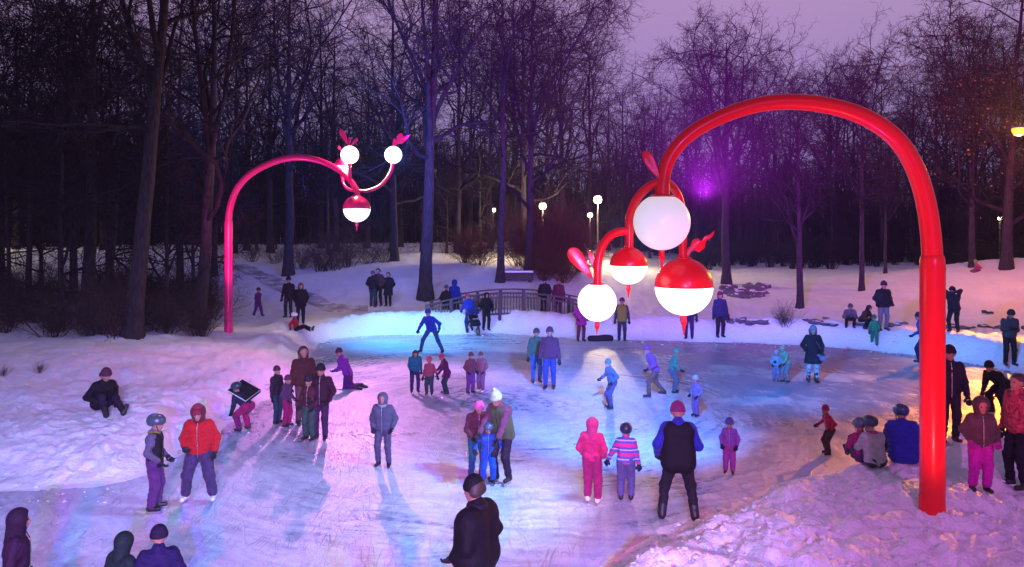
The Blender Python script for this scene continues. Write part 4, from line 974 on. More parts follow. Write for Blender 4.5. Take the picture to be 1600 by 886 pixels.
_bcache = {}
def person(px=None, fy=None, h=1.7, face=180, pose='stand', label='', group=None, jacket=(.02, .02, .03), pants=(.02, .02, .03), hat=None, hood=None, helmet=None, hair=None, boots='boot',
           gloves=(.02, .02, .025), long=0.0, puff=0.0, fat=1.0, kid=0.0, bag=None, pack=None, scarf=None, pom=None, vest=None, res=None, xy=None, lift=0.0, jmat=None, dz=0.0, side=0.0, skirt=0.0, snow=None, face_feats=None, turn=0.0, visor=None):
    if xy is None: x, d, z = foot(px, fy)
    else: x, d = xy; z = gz(x, d)
    p = dict(POSES[pose])
    if pose == 'slope':                # heels rest where the bank really is
        c_, s_ = math.cos(-R(face)), math.sin(-R(face)); k_ = h / 1.75
        p['feet'] = tuple((a, b, max(-.40, (gz(x + (c_ * a - s_ * b) * k_, d + (s_ * a + c_ * b) * k_) - z) / k_ + .0)) for a, b, _ in p['feet'])
    blade = .055 if boots == 'skate' else 0.0
    root = empty('person', (x, d, z + dz), -R(face)); tag(root, label, 'person', group)
    res = res or (.020 if d < 17 else .026 if d < 24 else .034)
    s = h / 1.75; hs = 1.0 + .28 * kid; near = d < 17
    up = np.array([0, 0, blade if pose not in ('kneel', 'allfours') else .02])
    pel = np.array(p['pel'], float) + up * (0 if p.get('sitting') or p.get('kneel') else 1)
    Rt = rz_(R(p.get('tw', 0) + turn)) @ ry(R(p.get('st', 0) + side)) @ rx(-R(p.get('lean', 0)))
    Rh = rz_(R(p.get('hy', 0) + turn * .5)) @ rx(-R(p.get('lean', 0) * .55 + p.get('hp', 0)))
    T = lambda q: pel + Rt @ np.array(q, float)
    neck = T((0, 0, .52)); H = neck + Rh @ np.array([0, .025, .155 + .02 * kid])
    HT = lambda q: H + Rh @ (np.array(q, float) * hs)
    sw = .178 * (1 - .10 * kid); Sh = [T((-sw, 0, .455)), T((sw, 0, .455))]; Hp = [T((-.092, 0, -.02)), T((.092, 0, -.02))]
    El, Wr, Kn, An, Ft = [], [], [], [], []
    for i, sg in enumerate((-1, 1)):
        e, w = ik(Sh[i], np.array(p['hands'][i], float) + up * .5, .285, .255, np.array([sg * .6, -.9, -.35])); El.append(e); Wr.append(w)
        f = np.array(p['feet'][i], float); kneel = p.get('kneel'); fz = up if not p.get('sitting') else 0
        an = f + fz + np.array([0, 0, .075 if not kneel else .05]); sit = p.get('sitting')
        k, an = ik(Hp[i], an, .435, .41, np.array([sg * .15, .25, -1.0]) if kneel else np.array([sg * .12, 1.0, .45 if not sit else 1.6])); Kn.append(k); An.append(an)
        v = np.array([sg * .14, .98, 0]) if not sit else np.array([sg * .30, .25, .9]) 
        if kneel: v = np.array([sg * .1, -.6, -.15])
        v = v / np.linalg.norm(v); Ft.append(v)
    def fin(name, sd, m, parent=root, hh=None, cutk=None):
        v, f = sd.mesh((hh or res)); return obj(name, mesh_np(name, v * s, f, m), parent)
    # ---- the body, one surface from head to foot
    b = Sdf(.035)
    b.ball(HT((0, -.008, .03)), .094 * hs); b.cone(HT((0, .035, -.035)), HT((0, .055, -.075)), .058 * hs, .042 * hs); b.cone(HT((0, .088, .0)), HT((0, .108, -.030)), .013 * hs, .016 * hs)
    for sg in (-1, 1): b.cone(HT((sg * .092, -.005, .01)), HT((sg * .094, -.01, -.03)), .017 * hs, .013 * hs)
    b.cone(T((0, -.005, .45)), HT((0, -.01, -.04)), .056, .056 * hs)
    b.cone(T((-.09, 0, .40)), T((.09, 0, .40)), .098); b.cone(T((-.05, 0, .36)), T((-.05, 0, .08)), .095, .09); b.cone(T((.05, 0, .36)), T((.05, 0, .08)), .095, .09); b.cone(T((-.06, 0, .0)), T((.06, 0, .0)), .095)
    for i in (0, 1):
        b.chain([Sh[i], El[i], Wr[i]], [.052, .040, .030]); hd = Wr[i] + (Wr[i] - El[i]) / (np.linalg.norm(Wr[i] - El[i]) + 1e-9) * .05; b.cone(Wr[i], hd, .028, .022)
        b.chain([Hp[i], Kn[i], An[i]], [.082, .055, .042]); b.cone(An[i] + np.array([0, 0, -.02]), An[i] + Ft[i] * .13 + np.array([0, 0, -.025 if not p.get('sitting') else 0]), .036, .028)
    fin('body', b, SKIN, hh=max(res * .9, .018))
    # ---- trousers
    t = Sdf(.045); loose = 1.0 + .25 * (kid > 0) + .1 * puff
    t.cone(T((-.065 * fat, 0, .02)), T((.065 * fat, 0, .02)), .112 * (fat * .5 + .5)); 
    for i in (0, 1):
        e = An[i] + (Kn[i] - An[i]) * .16
        t.chain([Hp[i], Kn[i], e], [.100 * (fat * .4 + .6) * loose, .074 * loose, .066 * loose])
    t.fn.append(lambda D, X, Y, Z: D + .009 * np.sin(38 * Z + 9 * X + 5 * np.sin(17 * Y)) * np.sin(21 * X + 13 * Y + 3 * np.sin(9 * Z)))
    fin('trousers', t, cloth(pants))
    # ---- jacket or coat
    j = Sdf(.05); g = 1 + puff * .16; f2 = fat
    j.cone(T((-.105 * f2, 0, .405)), T((.105 * f2, 0, .405)), .122 * g); j.cone(T((-.065 * f2, .01, .35)), T((-.062 * f2, .012 * f2, .05)), .122 * g * (f2 * .6 + .4), .120 * g * (f2 * .7 + .3)); j.cone(T((.065 * f2, .01, .35)), T((.062 * f2, .012 * f2, .05)), .122 * g * (f2 * .6 + .4), .120 * g * (f2 * .7 + .3))
    j.cone(T((-.075 * f2, 0, .0)), T((.075 * f2, 0, .0)), .122 * g * (f2 * .6 + .4)); j.cone(T((0, -.01, .46)), T((0, 0, .545)), .083, .078)
    for i in (0, 1):
        j.chain([Sh[i], El[i], El[i] + (Wr[i] - El[i]) * .94], [.074 * g, .062 * g, .052 * g])
        if long or skirt:
            q = max(long, skirt); e = Hp[i] + (Kn[i] - Hp[i]) * min(q, 1); 
            if q > 1: e = Kn[i] + (An[i] - Kn[i]) * (q - 1)
            j.cone(Hp[i], e, .125 * g, .125 * g + .03 * q); j.cone(T((0, 0, 0)), (e + Hp[1 - i]) / 2 * .5 + e * .5, .12 * g, .11 * g)
    hem = T((0, 0, -.13)); nrm = Rt @ np.array([0, 0, -1.0])
    if long or skirt: hem = (Hp[0] + Hp[1]) / 2 + ((Kn[0] + Kn[1]) / 2 - (Hp[0] + Hp[1]) / 2) * min(max(long, skirt), 1) + ((An[0] + An[1] - Kn[0] - Kn[1]) / 2 * max(max(long, skirt) - 1, 0)); nrm = np.array([0, 0, -1.0]) if not p.get('sitting') else nrm
    if not p.get('sitting'):
        hw = [np.asarray(q) for q in Wr]
        def cutf(D, X, Y, Z):
            dd = (X - hem[0]) * nrm[0] + (Y - hem[1]) * nrm[1] + (Z - hem[2]) * nrm[2]
            near_arm = np.minimum(*[np.sqrt((X - q[0]) ** 2 + (Y - q[1]) ** 2 + (Z - q[2]) ** 2) for q in hw])
            return np.where(near_arm < .17, D, np.maximum(D, dd))
        j.fn.append(cutf)
    if puff: 
        ux = Rt @ np.array([0, 0, 1.0])
        j.fn.append(lambda D, X, Y, Z: D + .013 * puff * (1 - 1.6 * np.abs(np.sin(np.pi * ((X - pel[0]) * ux[0] + (Y - pel[1]) * ux[1] + (Z - pel[2]) * ux[2]) / .085))))
    else: j.fn.append(lambda D, X, Y, Z: D + .010 * np.sin(31 * Z + 14 * X + 4 * np.sin(19 * Y + 6 * X)) * np.sin(17 * X - 13 * Y + 9 * Z + 2 * np.sin(23 * Z)))
    jk = fin('jacket', j, jmat or cloth(jacket))
    if near and jmat is None and not p.get('sitting') and p.get('lean', 0) < 20:
        q = Sdf(.01); yy = (.126 * (fat * .6 + .4) + .014) * g if vest is None else .150 * g
        q.chain([T((0, yy * .92, -.10)), T((0, yy, .10)), T((0, yy, .30)), T((0, yy * .90, .43)), T((0, .085, .53))], [.011] * 5); fin('zip', q, STEEL if vest is None else BOOTM, jk, hh=.012)
    if vest is not None:
        v = Sdf(.05); v.cone(T((-.10 * f2, 0, .405)), T((.10 * f2, 0, .405)), .132 * g)
        for sg in (-1, 1): v.cone(T((sg * .067 * f2, .01, .35)), T((sg * .070 * f2, .010, -.05)), .134 * g * (f2 * .6 + .4), .140 * g * (f2 * .7 + .3))
        fin('vest', v, cloth(vest))
    if pose == 'perch' or p.get('sitting') or kid or near:
        c = Sdf(.03); 
    # ---- feet
    for i in (0, 1):
        q = Sdf(.03); lo = np.array([0, 0, -.03]) if not p.get('sitting') else -np.cross(np.cross(Ft[i], np.array([0, .8, -.6])), Ft[i]) * .0
        q.cone(An[i] + (Kn[i] - An[i]) * .30, An[i] - Ft[i] * .015, .060, .058); q.cone(An[i] - Ft[i] * .03 + lo, An[i] + Ft[i] * .15 + lo, .046, .042)
        hi_ = (.62 if boots == 'tall' else 0)
        if hi_: q.cone(An[i] + (Kn[i] - An[i]) * hi_, An[i], .068, .058)
        nm = 'skate' if boots == 'skate' else 'boot'
        bo = fin(nm, q, SKATEW if boots == 'skate' and kid < .3 and jacket[0] > .3 else BOOTM, hh=max(.016, res * .8))
        if boots == 'skate' and d < 34:
            a0 = An[i] + lo - Ft[i] * .09; a1 = An[i] + lo + Ft[i] * .20; dn = np.array([0, 0, -1.0]) if not p.get('sitting') else np.array([0, .95, -.3])
            wv = np.cross(Ft[i], dn) * .004; V = []
            for pt in (a0, a1):
                for e_ in (.035, .095):
                    for sg in (-1, 1): V.append((pt + dn * (e_ + (.0 if pt is a0 else -.012 * (e_ > .05)) - (.0)) + wv * sg) * s)
            fcs = [(0, 1, 3, 2), (4, 6, 7, 5), (0, 4, 5, 1), (2, 3, 7, 6), (0, 2, 6, 4), (1, 5, 7, 3)]
            MB().add(np.array(V), fcs).build('blade', BLADE, bo, smooth=False)
    # ---- gloves: palm, four fingers and a thumb
    gm = glove_for(gloves)
    for i, sg in enumerate((-1, 1)):
        go = obj('glove', gm, root); dv = Wr[i] - El[i]; dv = dv / np.linalg.norm(dv)
        zax = -dv; fw = np.array([-sg * .5, .8, .1]); fw = fw - zax * (fw @ zax); fw /= np.linalg.norm(fw); xax = np.cross(fw, zax)
        k = s * (1.18 + .25 * kid); M3 = np.stack([xax * (1 if sg > 0 else -1), fw, zax], 1) * k
        M4 = Matrix([[*M3[0], Wr[i][0] * s], [*M3[1], Wr[i][1] * s], [*M3[2], Wr[i][2] * s], [0, 0, 0, 1]])
        if sg < 0: M4 = M4 @ Matrix.Identity(4)
        go.matrix_local = M4
    # ---- head gear
    Ri = Rh.T
    def hl(X, Y, Z):
        a, b_, c = X - H[0], Y - H[1], Z - H[2]
        return ((Ri[0, 0] * a + Ri[0, 1] * b_ + Ri[0, 2] * c) / hs, (Ri[1, 0] * a + Ri[1, 1] * b_ + Ri[1, 2] * c) / hs, (Ri[2, 0] * a + Ri[2, 1] * b_ + Ri[2, 2] * c) / hs)
    hh = .016 if near else .024
    if hair is not None:
        q = Sdf(.03); q.ball(HT((0, -.025, .042)), .104 * hs); q.cone(HT((-.06, -.05, 0)), HT((.06, -.05, 0)), .062 * hs)
        if hair == 'long':
            q.cone(HT((0, -.075, -.02)), HT((0, -.085, -.20)), .075, .05)
            for sg in (-1, 1): q.cone(HT((sg * .075, -.03, 0)), HT((sg * .085, .0, -.17)), .045, .035)
        def cf(D, X, Y, Z):
            u, v, w_ = hl(X, Y, Z); return np.maximum(D, -np.sqrt((u / .9) ** 2 + (v - .12) ** 2 + ((w_ + .02) / 1.15) ** 2) * -1 * -1 + .0 if False else np.maximum(D, .092 - np.sqrt((u / .95) ** 2 + (v - .115) ** 2 + ((w_ + .035) / 1.2) ** 2)))
        q.fn.append(cf); fin('hair', q, HAIRM, hh=hh)
    if hood is not None:
        q = Sdf(.03); q.ball(HT((0, -.015, .03)), .128 * hs); q.cone(HT((0, -.02, -.02)), T((0, -.02, .47)), .115 * hs, .105); 
        def cf(D, X, Y, Z):
            u, v, w_ = hl(X, Y, Z); return np.maximum(D, .098 - np.sqrt((u / .9) ** 2 + (v - .125) ** 2 + ((w_ - .0) / 1.05) ** 2))
        q.fn.append(cf); fin('hood', q, cloth(hood), hh=hh)
    if hat is not None:
        q = Sdf(.03); q.ball(HT((0, -.01, .045)), .110 * hs); q.ball(HT((0, -.02, .085)), .088 * hs)
        def cf(D, X, Y, Z):
            u, v, w_ = hl(X, Y, Z); D = np.maximum(D, -(w_ - .012 + v * -.12)); r = np.sqrt(u * u + (v + .01) ** 2)
            return np.minimum(D, np.maximum(np.maximum(r - .116, .09 - r), np.abs(w_ - .032 - v * .12) - .028) * hs)
        q.fn.append(cf); ht = fin('hat', q, cloth(hat), hh=hh)
        if pom is not None: fin('pompom', Sdf(.02).ball(HT((0, -.03, .185)), .042 * hs), cloth(pom), ht, hh=.014)
        if visor: 
            q = Sdf(.02); [q.cone(HT((sg * .09, -.01, .02)), HT((sg * .10, .0, -.09)), .03, .022) for sg in (-1, 1)]; fin('ear_flap', q, cloth(hat), ht, hh=.018)['kind'] = 'stuff'
    if helmet is not None:
        q = Sdf(.02); q.ball(HT((0, -.012, .040)), .122 * hs); q.cone(HT((0, .02, .05)), HT((0, -.06, .05)), .116 * hs, .116 * hs)
        def cf(D, X, Y, Z):
            u, v, w_ = hl(X, Y, Z); D = np.maximum(D, -(w_ + .0 - v * .15 + .02 * (v < -.02)))
            for a in (-.05, 0, .05): D = np.maximum(D, .012 - np.sqrt((u - a) ** 2 + np.maximum(np.abs(v + .01) - .07, 0) ** 2 + ((w_ - .158 + abs(a) * .35) / 1.6) ** 2))
            return D
        q.fn.append(cf); hm = fin('helmet', q, mat('helmet_%s' % '_'.join('%d' % (c * 99) for c in helmet), helmet, .3), hh=.013 if near else .02)
        q = Sdf(.01); 
        for sg in (-1, 1): q.cone(HT((sg * .098, .01, .01)), HT((sg * .06, .05, -.105)), .009)
        q.cone(HT((-.06, .05, -.105)), HT((.06, .05, -.105)), .009); fin('strap', q, BOOTM, hm, hh=.011)
    if scarf is not None:
        q = Sdf(.03); 
        for a in range(8):
            a0, a1 = a * math.pi / 4, (a + 1) * math.pi / 4; q.cone(T((.075 * math.cos(a0), .075 * math.sin(a0), .52)), T((.075 * math.cos(a1), .075 * math.sin(a1), .52)), .038)
        fin('scarf', q, cloth(scarf))
    if pack is not None:
        q = Sdf(.03); [q.cone(T((sg * .075, -.20, .12)), T((sg * .075, -.20, .38)), .085) for sg in (-1, 1)]; q.cone(T((-.05, -.27, .12)), T((.05, -.27, .20)), .05)
        bp = fin('backpack', q, cloth(pack)); q = Sdf(.01)
        for sg in (-1, 1): q.chain([T((sg * .09, -.15, .44)), T((sg * .10, .02, .54)), T((sg * .105, .14, .36)), T((sg * .12, -.05, .10))], [.016] * 4)
        fin('shoulder_strap', q, BOOTM, bp, hh=.016)['kind'] = 'stuff'
    if bag is not None:
        q = Sdf(.02); c0 = T((-.20, .10, -.10)); q.cone(c0 + np.array([-.10, 0, .02]), c0 + np.array([.10, 0, .02]), .055); q.cone(c0 + np.array([-.10, 0, -.10]), c0 + np.array([.10, 0, -.10]), .06)
        bg_ = fin('handbag', q, cloth(bag)); q = Sdf(.01); q.chain([c0 + np.array([-.1, 0, .05]), T((-.10, .15, .30)), T((.12, .06, .52)), T((.14, -.10, .40)), c0 + np.array([.10, -.05, .05])], [.010] * 5)
        fin('bag_strap', q, cloth(bag), bg_, hh=.014)
    if near and face_feats is not False:
        for sg in (-1, 1): fin('eye', Sdf(.01).ball(HT((sg * .034, .082, .008)), .0125 * hs), EYEM, hh=.008)
        fin('mouth', Sdf(.01).cone(HT((-.018, .094, -.062)), HT((.018, .094, -.062)), .0085 * hs), LIPM, hh=.008)
    return root
P = person
BLK = (.012, .012, .016); NAVY = (.012, .016, .06); GREY = (.12, .12, .14); MAG = (.42, .02, .22); PINKC = (.75, .05, .25); PURP = (.14, .03, .20); BLUE = (.02, .06, .42); TEAL = (.02, .20, .26); MAROON = (.12, .012, .03)
def hpx(top, fy): return (fy - top) * EYE / (fy - HY)

# -------- right and near
P(1060, 812, 1.80, 8, 'wide', 'man seen from behind in a black vest over blue sleeves beside the near heap', jacket=(.03, .03, .42), vest=(.010, .006, .012), pants=(.018, .014, .022), hat=(.30, .02, .16), boots='tall', fat=1.28, puff=.2)
P(978, 785, hpx(668, 785), 10, 'side', 'child seen from behind in a pink and blue striped jacket and dark helmet', jmat=STRIPE, pants=(.16, .14, .34), helmet=(.02, .02, .05), hood=None, kid=.7, boots='skate', fat=1.1)
P(925, 788, hpx(658, 788), 20, 'still', 'slim person all in hot pink left of the child in stripes', jacket=(.85, .03, .20), pants=(.50, .02, .16), hood=(.70, .04, .22), kid=.2, boots='skate', gloves=(.6, .03, .2))
P(None, None, 1.80, -62, 'still', 'big man in a long black hooded cloak, cut off by the bottom of the picture', xy=((746 - CX) * 8.15 / F, 8.15), jacket=(.005, .003, .006), pants=BLK, hair='short', hat=(.006, .004, .007), long=.55, fat=1.7, puff=.15, scarf=(.012, .008, .014))
P(1413, 712 + 8, 1.72, 12, 'huddle', 'man in a blue quilted jacket and dark helmet sitting by the red pole', jacket=(.03, .04, .48), pants=BLK, helmet=(.02, .05, .12), puff=1.0, fat=1.25, dz=-.02)
P(1368, 728, 1.42, -8, 'huddle', 'child in a white jacket and dark helmet sitting beside the man in blue', jacket=(.62, .62, .66), pants=(.05, .05, .08), helmet=(.02, .04, .10), kid=.5, fat=1.2, puff=.3, scarf=(.7, .05, .35))
P(1349, 722, 1.25, 0, 'huddle', 'small child in magenta half hidden left of the one in the white jacket', jacket=(.50, .02, .22), pants=PURP, helmet=(.05, .10, .14), kid=.8)
P(1592, 762, 1.74, 262, 'stand', 'person in a dark red patterned jacket at the right edge beside the pale heap', jmat=CAMO, pants=(.012, .010, .02), hair='short', fat=1.1)
P(1532, 768, 1.36, 190, 'still', 'child in bright magenta snow trousers and grey brown jacket right of the red pole', jacket=(.13, .085, .09), pants=(.80, .015, .55), hood=(.11, .07, .075), kid=.6, fat=1.15, boots='boot', gloves=(.6, .02, .4))
P(1563, 650, 1.66, 250, 'duck', 'bent over skater in black at the right edge, on the orange lit ice', jacket=BLK, pants=BLK, hat=BLK, boots='skate')
P(1483, 690, 1.62, 190, 'stand', 'dark figure half hidden behind the right side of the red pole', jacket=(.02, .015, .03), pants=(.02, .015, .03), hat=(.02, .015, .03))
P(1577, 574, 1.76, 190, 'phone', 'man in a dark grey jacket standing on the ice before the bank at far right', jacket=(.05, .05, .06), pants=BLK, hat=(.03, .03, .04), boots='skate')
P(1441, 569, 1.68, 310, 'glide', 'skater in a blue jacket half hidden by the left side of the red pole', jacket=(.02, .08, .40), pants=NAVY, hat=NAVY, boots='skate')
P(1490, 519, 1.62, 230, 'camera', 'dark hunched photographer right of the red pole behind the snow bank', jacket=BLK, pants=BLK, hat=BLK, fat=1.15)
P(1270, 597, 1.62, 186, 'still', 'woman in a long dark coat with grey hat and pale bag, alone on ice', jacket=(.016, .010, .018), pants=(.42, .46, .56), hat=(.20, .24, .32), hair='long', long=.75, bag=(.22, .20, .36), boots='tall')
P(1125, 527, 1.76, 172, 'stand', 'person in a dark blue coat with maroon hat at the far bank', jacket=(.025, .022, .09), pants=(.02, .015, .03), hat=(.16, .03, .07), bag=(.03, .02, .06), long=.2, visor=1)
P(1077, 530, 1.72, 200, 'stand', 'figure in dark blue standing behind the biggest red and white globe, only legs showing', jacket=(.03, .03, .14), pants=(.03, .025, .10), hat=NAVY)
P(972, 532, 1.66, 188, 'stand', 'person with a yellow vest by the far bank, right of the small white globe', jacket=(.05, .05, .07), pants=(.06, .05, .12), hat=(.05, .05, .07), pack=None, scarf=(.30, .30, .05), vest=(.34, .34, .05))
P(908, 533, 1.60, 165, 'still', 'woman in a short magenta coat under the small white globe', jacket=(.55, .03, .35), pants=(.20, .02, .12), hair='long', long=.5, boots='boot')
P(1380, 517, 1.80, 175, 'still', 'large man in black with grey trousers standing above the right bank', jacket=BLK, pants=(.22, .20, .24), hat=(.03, .02, .03), fat=1.4, long=.2)
P(1328, 513, 1.45, 200, 'crouch', 'pale grey figure crouching on the bank left of the large man', jacket=(.16, .14, .16), pants=BLK, hat=(.12, .10, .13))
P(1351, 514, 1.40, 150, 'crouch', 'dark figure crouching on the bank between two others, brown and black', jacket=(.07, .025, .02), pants=BLK, hood=BLK)
P(1366, 541, 1.08, 20, 'walk', 'small child in a green jacket at the foot of the blue lit bank', jacket=(.02, .38, .18), pants=(.02, .28, .16), hat=(.02, .30, .14), kid=1)
P(1528, 424, 1.25, 270, 'perch', 'tiny sledder with a green hat and pink jacket on top of the hill', jacket=(.6, .05, .20), pants=(.25, .10, .12), hat=(.20, .60, .05), kid=.8, dz=-.3)
# -------- ghosts of the open ice, as they stood
P(1295, 712, hpx(634, 712), 265, 'glide', 'child skater in a red jacket and brown trousers, alone left of the sitting pair', jacket=(.70, .02, .08), pants=(.12, .04, .05), hat=(.5, .03, .15), kid=.6, boots='skate')
P(1140, 742, hpx(658, 742), 200, 'still', 'small child in violet and pink right of the man in the black vest', jacket=(.34, .10, .55), pants=(.45, .06, .42), hat=(.12, .12, .45), kid=1, boots='skate')
P(955, 640, hpx(560, 640), 250, 'glide', 'skater in slate blue, far behind the person in hot pink', jacket=(.10, .16, .30), pants=(.10, .10, .24), hat=(.10, .2, .26), boots='skate')
P(1022, 622, hpx(536, 622), 275, 'skate', 'skater in a violet jacket and brown trousers on the middle of the ice', jacket=(.30, .08, .40), pants=(.20, .10, .10), hat=(.35, .05, .25), boots='skate')
P(1052, 616, hpx(545, 616), 90, 'glide', 'skater in a green jacket, right of the one in violet and brown', jacket=(.06, .36, .26), pants=(.10, .16, .24), hat=(.08, .4, .25), kid=.3, boots='skate')
P(1088, 652, hpx(590, 652), 240, 'still', 'child skater in lilac with a pale hat, behind the man in the black vest', jacket=(.30, .20, .45), pants=(.25, .12, .35), hat=(.5, .5, .6), kid=.8, boots='skate')
P(1213, 596, hpx(548, 596), 200, 'still', 'child in pale lilac left of the woman in the long dark coat', jacket=(.34, .32, .46), pants=(.22, .18, .34), hat=(.4, .36, .5), kid=.9)
P(1229, 597, hpx(538, 597), 250, 'hold', 'person in pale green stooping over the child in lilac', jacket=(.26, .40, .28), pants=(.22, .22, .28), hat=(.3, .4, .3))
P(838, 600, hpx(516, 600), 170, 'stand', 'skater in dark green and bright blue, left one of the pair mid rink', jacket=(.05, .10, .07), pants=(.02, .14, .50), hat=(.04, .06, .06), boots='skate')
P(859, 610, hpx(514, 610), 190, 'stand', 'skater in dark maroon and blue, right one of the pair mid rink', jacket=(.14, .04, .09), pants=(.06, .06, .32), hat=(.10, .03, .06), boots='skate', fat=1.1)
P(735, 616, hpx(553, 616), 140, 'still', 'skater in brick red over violet trousers, right of the trio with the small child', jacket=(.26, .07, .10), pants=(.24, .05, .30), hat=(.2, .06, .06), kid=.3, boots='skate')
P(752, 614, hpx(552, 614), 210, 'still', 'skater in dusty rose close behind the one in brick red', jacket=(.36, .14, .17), pants=(.36, .12, .26), hat=(.22, .10, .09), kid=.2, boots='skate')
P(600, 728, hpx(612, 728), 185, 'pockets', 'man in a plain grey blue coat alone on the pink lit ice', jacket=(.11, .12, .20), pants=(.10, .10, .18), hood=(.12, .13, .21), scarf=(.34, .36, .44), boots='boot', fat=1.1)
# -------- trio with the small child
P(648, 615, hpx(545, 615), 165, 'hold', 'skater in a teal jacket with brown hair bending to the small pink child', jacket=(.02, .22, .32), pants=(.04, .05, .18), hair='long', boots='skate', fat=1.1, puff=.2)
P(671, 618, hpx(560, 618), 190, 'side', 'small child in a pink hat held between the teal and the plum skaters', jacket=(.45, .10, .16), pants=(.03, .07, .07), hat=(.75, .12, .25), kid=1, boots='skate', fat=1.2)
P(698, 617, hpx(552, 617), 250, 'hold', 'skater in a long plum coat with crimson hat leaning to the small child', jacket=(.13, .012, .10), pants=(.02, .05, .07), hat=(.70, .02, .16), boots='skate', long=.5)
# -------- trio in the middle foreground
P(744, 745, hpx(618, 745), 160, 'hold', 'adult in maroon and teal trousers with a pink hat, left of the child in blue', jacket=(.10, .02, .04), pants=(.02, .16, .24), hat=(.85, .15, .45), boots='boot')
P(786, 755, hpx(606, 755), 215, 'hold', 'adult with a pale green bobble hat and plum jacket, right of the child in blue', jacket=(.20, .06, .14), pants=(.02, .012, .03), hat=(.62, .85, .62), pom=(.7, .9, .65), boots='skate', vest=(.10, .13, .06), fat=1.1)
P(763, 756, hpx(660, 756), 175, 'glide', 'child in bright blue with flared trousers between the two adults in front', jacket=(.03, .12, .55), pants=(.03, .10, .60), helmet=(.05, .10, .14), kid=.6, boots='skate', fat=1.1)
# -------- left side
P(312, 785, hpx(632, 785), 172, 'wide', 'teenager in a red jacket and dark snow trousers standing with legs apart', jacket=(.62, .012, .018), pants=(.05, .03, .09), hood=(.16, .012, .03), hat=(.30, .03, .06), boots='skate', kid=.15, puff=.4, fat=1.15)
P(241, 800, hpx(655, 800), 80, 'still', 'child in a black vest and dark helmet with purple trousers, left of the red jacket', jacket=(.14, .12, .20), vest=(.014, .010, .014), pants=(.13, .03, .17), helmet=(.04, .06, .08), kid=.4, boots='skate', scarf=(.25, .25, .04))
P(158, 640, 1.74, 128, 'slope', 'man in a black jacket sitting on the left snow bank with legs stretched out', jacket=(.010, .008, .014), pants=(.02, .012, .03), hair='short', hat=(.12, .04, .07), fat=1.1)
P(383, 676, 1.30, 300, 'duck', 'child in magenta trousers stooping under a black pulled up jacket by the left bank', jacket=(.014, .03, .04), pants=(.45, .012, .14), helmet=(.02, .05, .06), kid=.5, boots='skate')
P(432, 664, hpx(575, 664), 110, 'stand', 'dark figure with raised collar, leftmost of the cluster at the left bank', jacket=(.03, .02, .03), pants=(.02, .05, .07), hat=(.07, .03, .05), boots='skate')
P(448, 668, hpx(590, 668), 100, 'still', 'child in crimson trousers among the cluster at the left bank', jacket=(.12, .05, .14), pants=(.42, .012, .14), hat=(.1, .03, .08), kid=.5, boots='skate')
P(474, 662, hpx(540, 662), 150, 'stand', 'tallest adult of the cluster at the left bank, in dark brown', jacket=(.07, .022, .022), pants=(.10, .06, .06), hair='long', fat=1.1)
P(484, 690, hpx(590, 690), 200, 'still', 'child in a green and crimson outfit in front of the tallest adult of the cluster', jacket=(.12, .03, .05), pants=(.06, .12, .10), hat=(.03, .02, .03), kid=.5, boots='skate')
P(502, 690, hpx(572, 690), 185, 'still', 'dark figure with magenta trousers edge, rightmost of the cluster at the left bank', jacket=(.04, .012, .025), pants=(.05, .02, .06), hat=(.02, .012, .02), boots='skate')
P(542, 606, 1.55, 285, 'kneel', 'person in a purple jacket kneeling on the pink ice, boots to the right', jacket=(.30, .03, .45), pants=(.16, .02, .20), hat=(.05, .03, .08), boots='skate')
P(674, 553, 1.70, 200, 'stride', 'skater in royal blue leaning low with legs wide apart, before the bridge', jacket=(.02, .05, .48), pants=(.03, .10, .22), hat=(.03, .06, .35), boots='skate')
# -------- by the far bank and the bridge
P(403, 494, 1.20, 120, 'walk', 'small child in purple walking alone on the path right of the pink pole', jacket=(.13, .02, .15), pants=PURP, hat=(.05, .02, .07), kid=.8)
P(451, 496, 1.72, 185, 'stand', 'tall dark figure standing on the path right of the small child in purple', jacket=(.02, .016, .02), pants=(.03, .025, .03), hat=BLK, fat=.9)
P(470, 506, 1.62, 165, 'still', 'long haired woman in black standing over the child in red', jacket=(.010, .008, .014), pants=BLK, hair='long', long=.4, fat=1.15)
P(464, 517, 1.25, 95, 'loll', 'child in a red jacket and white helmet sitting on the far bank with skates out', jacket=(.55, .012, .02), pants=BLK, helmet=(.75, .75, .75), kid=.6, boots='skate')
P(582, 480, 1.66, 20, 'still', 'person in a dark coat, left of the couple standing above the blue lit bank', jacket=(.016, .014, .022), pants=(.02, .06, .08), hat=(.12, .12, .14))
P(592, 478, 1.76, 195, 'pockets', 'taller person in brown and black, right of the couple above the blue lit bank', jacket=(.05, .03, .03), pants=BLK, hair='short', fat=1.15)
P(607, 479, 1.60, 190, 'still', 'bareheaded person in a knee length black coat beside the couple', jacket=(.012, .012, .022), pants=BLK, hair='short', long=.8)
P(734, 520, 1.66, 330, 'hold', 'person in bright blue with a pink hat pushing the dark stroller', jacket=(.02, .06, .55), pants=(.03, .04, .20), hat=(.7, .05, .20), boots='boot')
P(760, 517, 1.60, 160, 'still', 'person in black standing on the ice edge right of the stroller', jacket=(.012, .008, .014), pants=BLK, hood=(.012, .008, .014))
YB = 33.5
def on_bridge(px, h, face, pose, label, dy, **kw):
    x = (px - CX) * (YB + dy) / F; x0, x1 = (668 - CX) * YB / F, (932 - CX) * YB / F; t = (x - x0) / (x1 - x0); zz = .06 + .56 * (1 - (2 * t - 1) ** 2)
    o = P(None, None, h, face, pose, label, xy=(x, YB + dy), **kw); o.location.z = zz; return o
on_bridge(696, 1.62, 30, 'pockets', 'person in black at the left end of the bridge', .25, jacket=(.014, .012, .02), pants=BLK, hat=(.10, .11, .16))
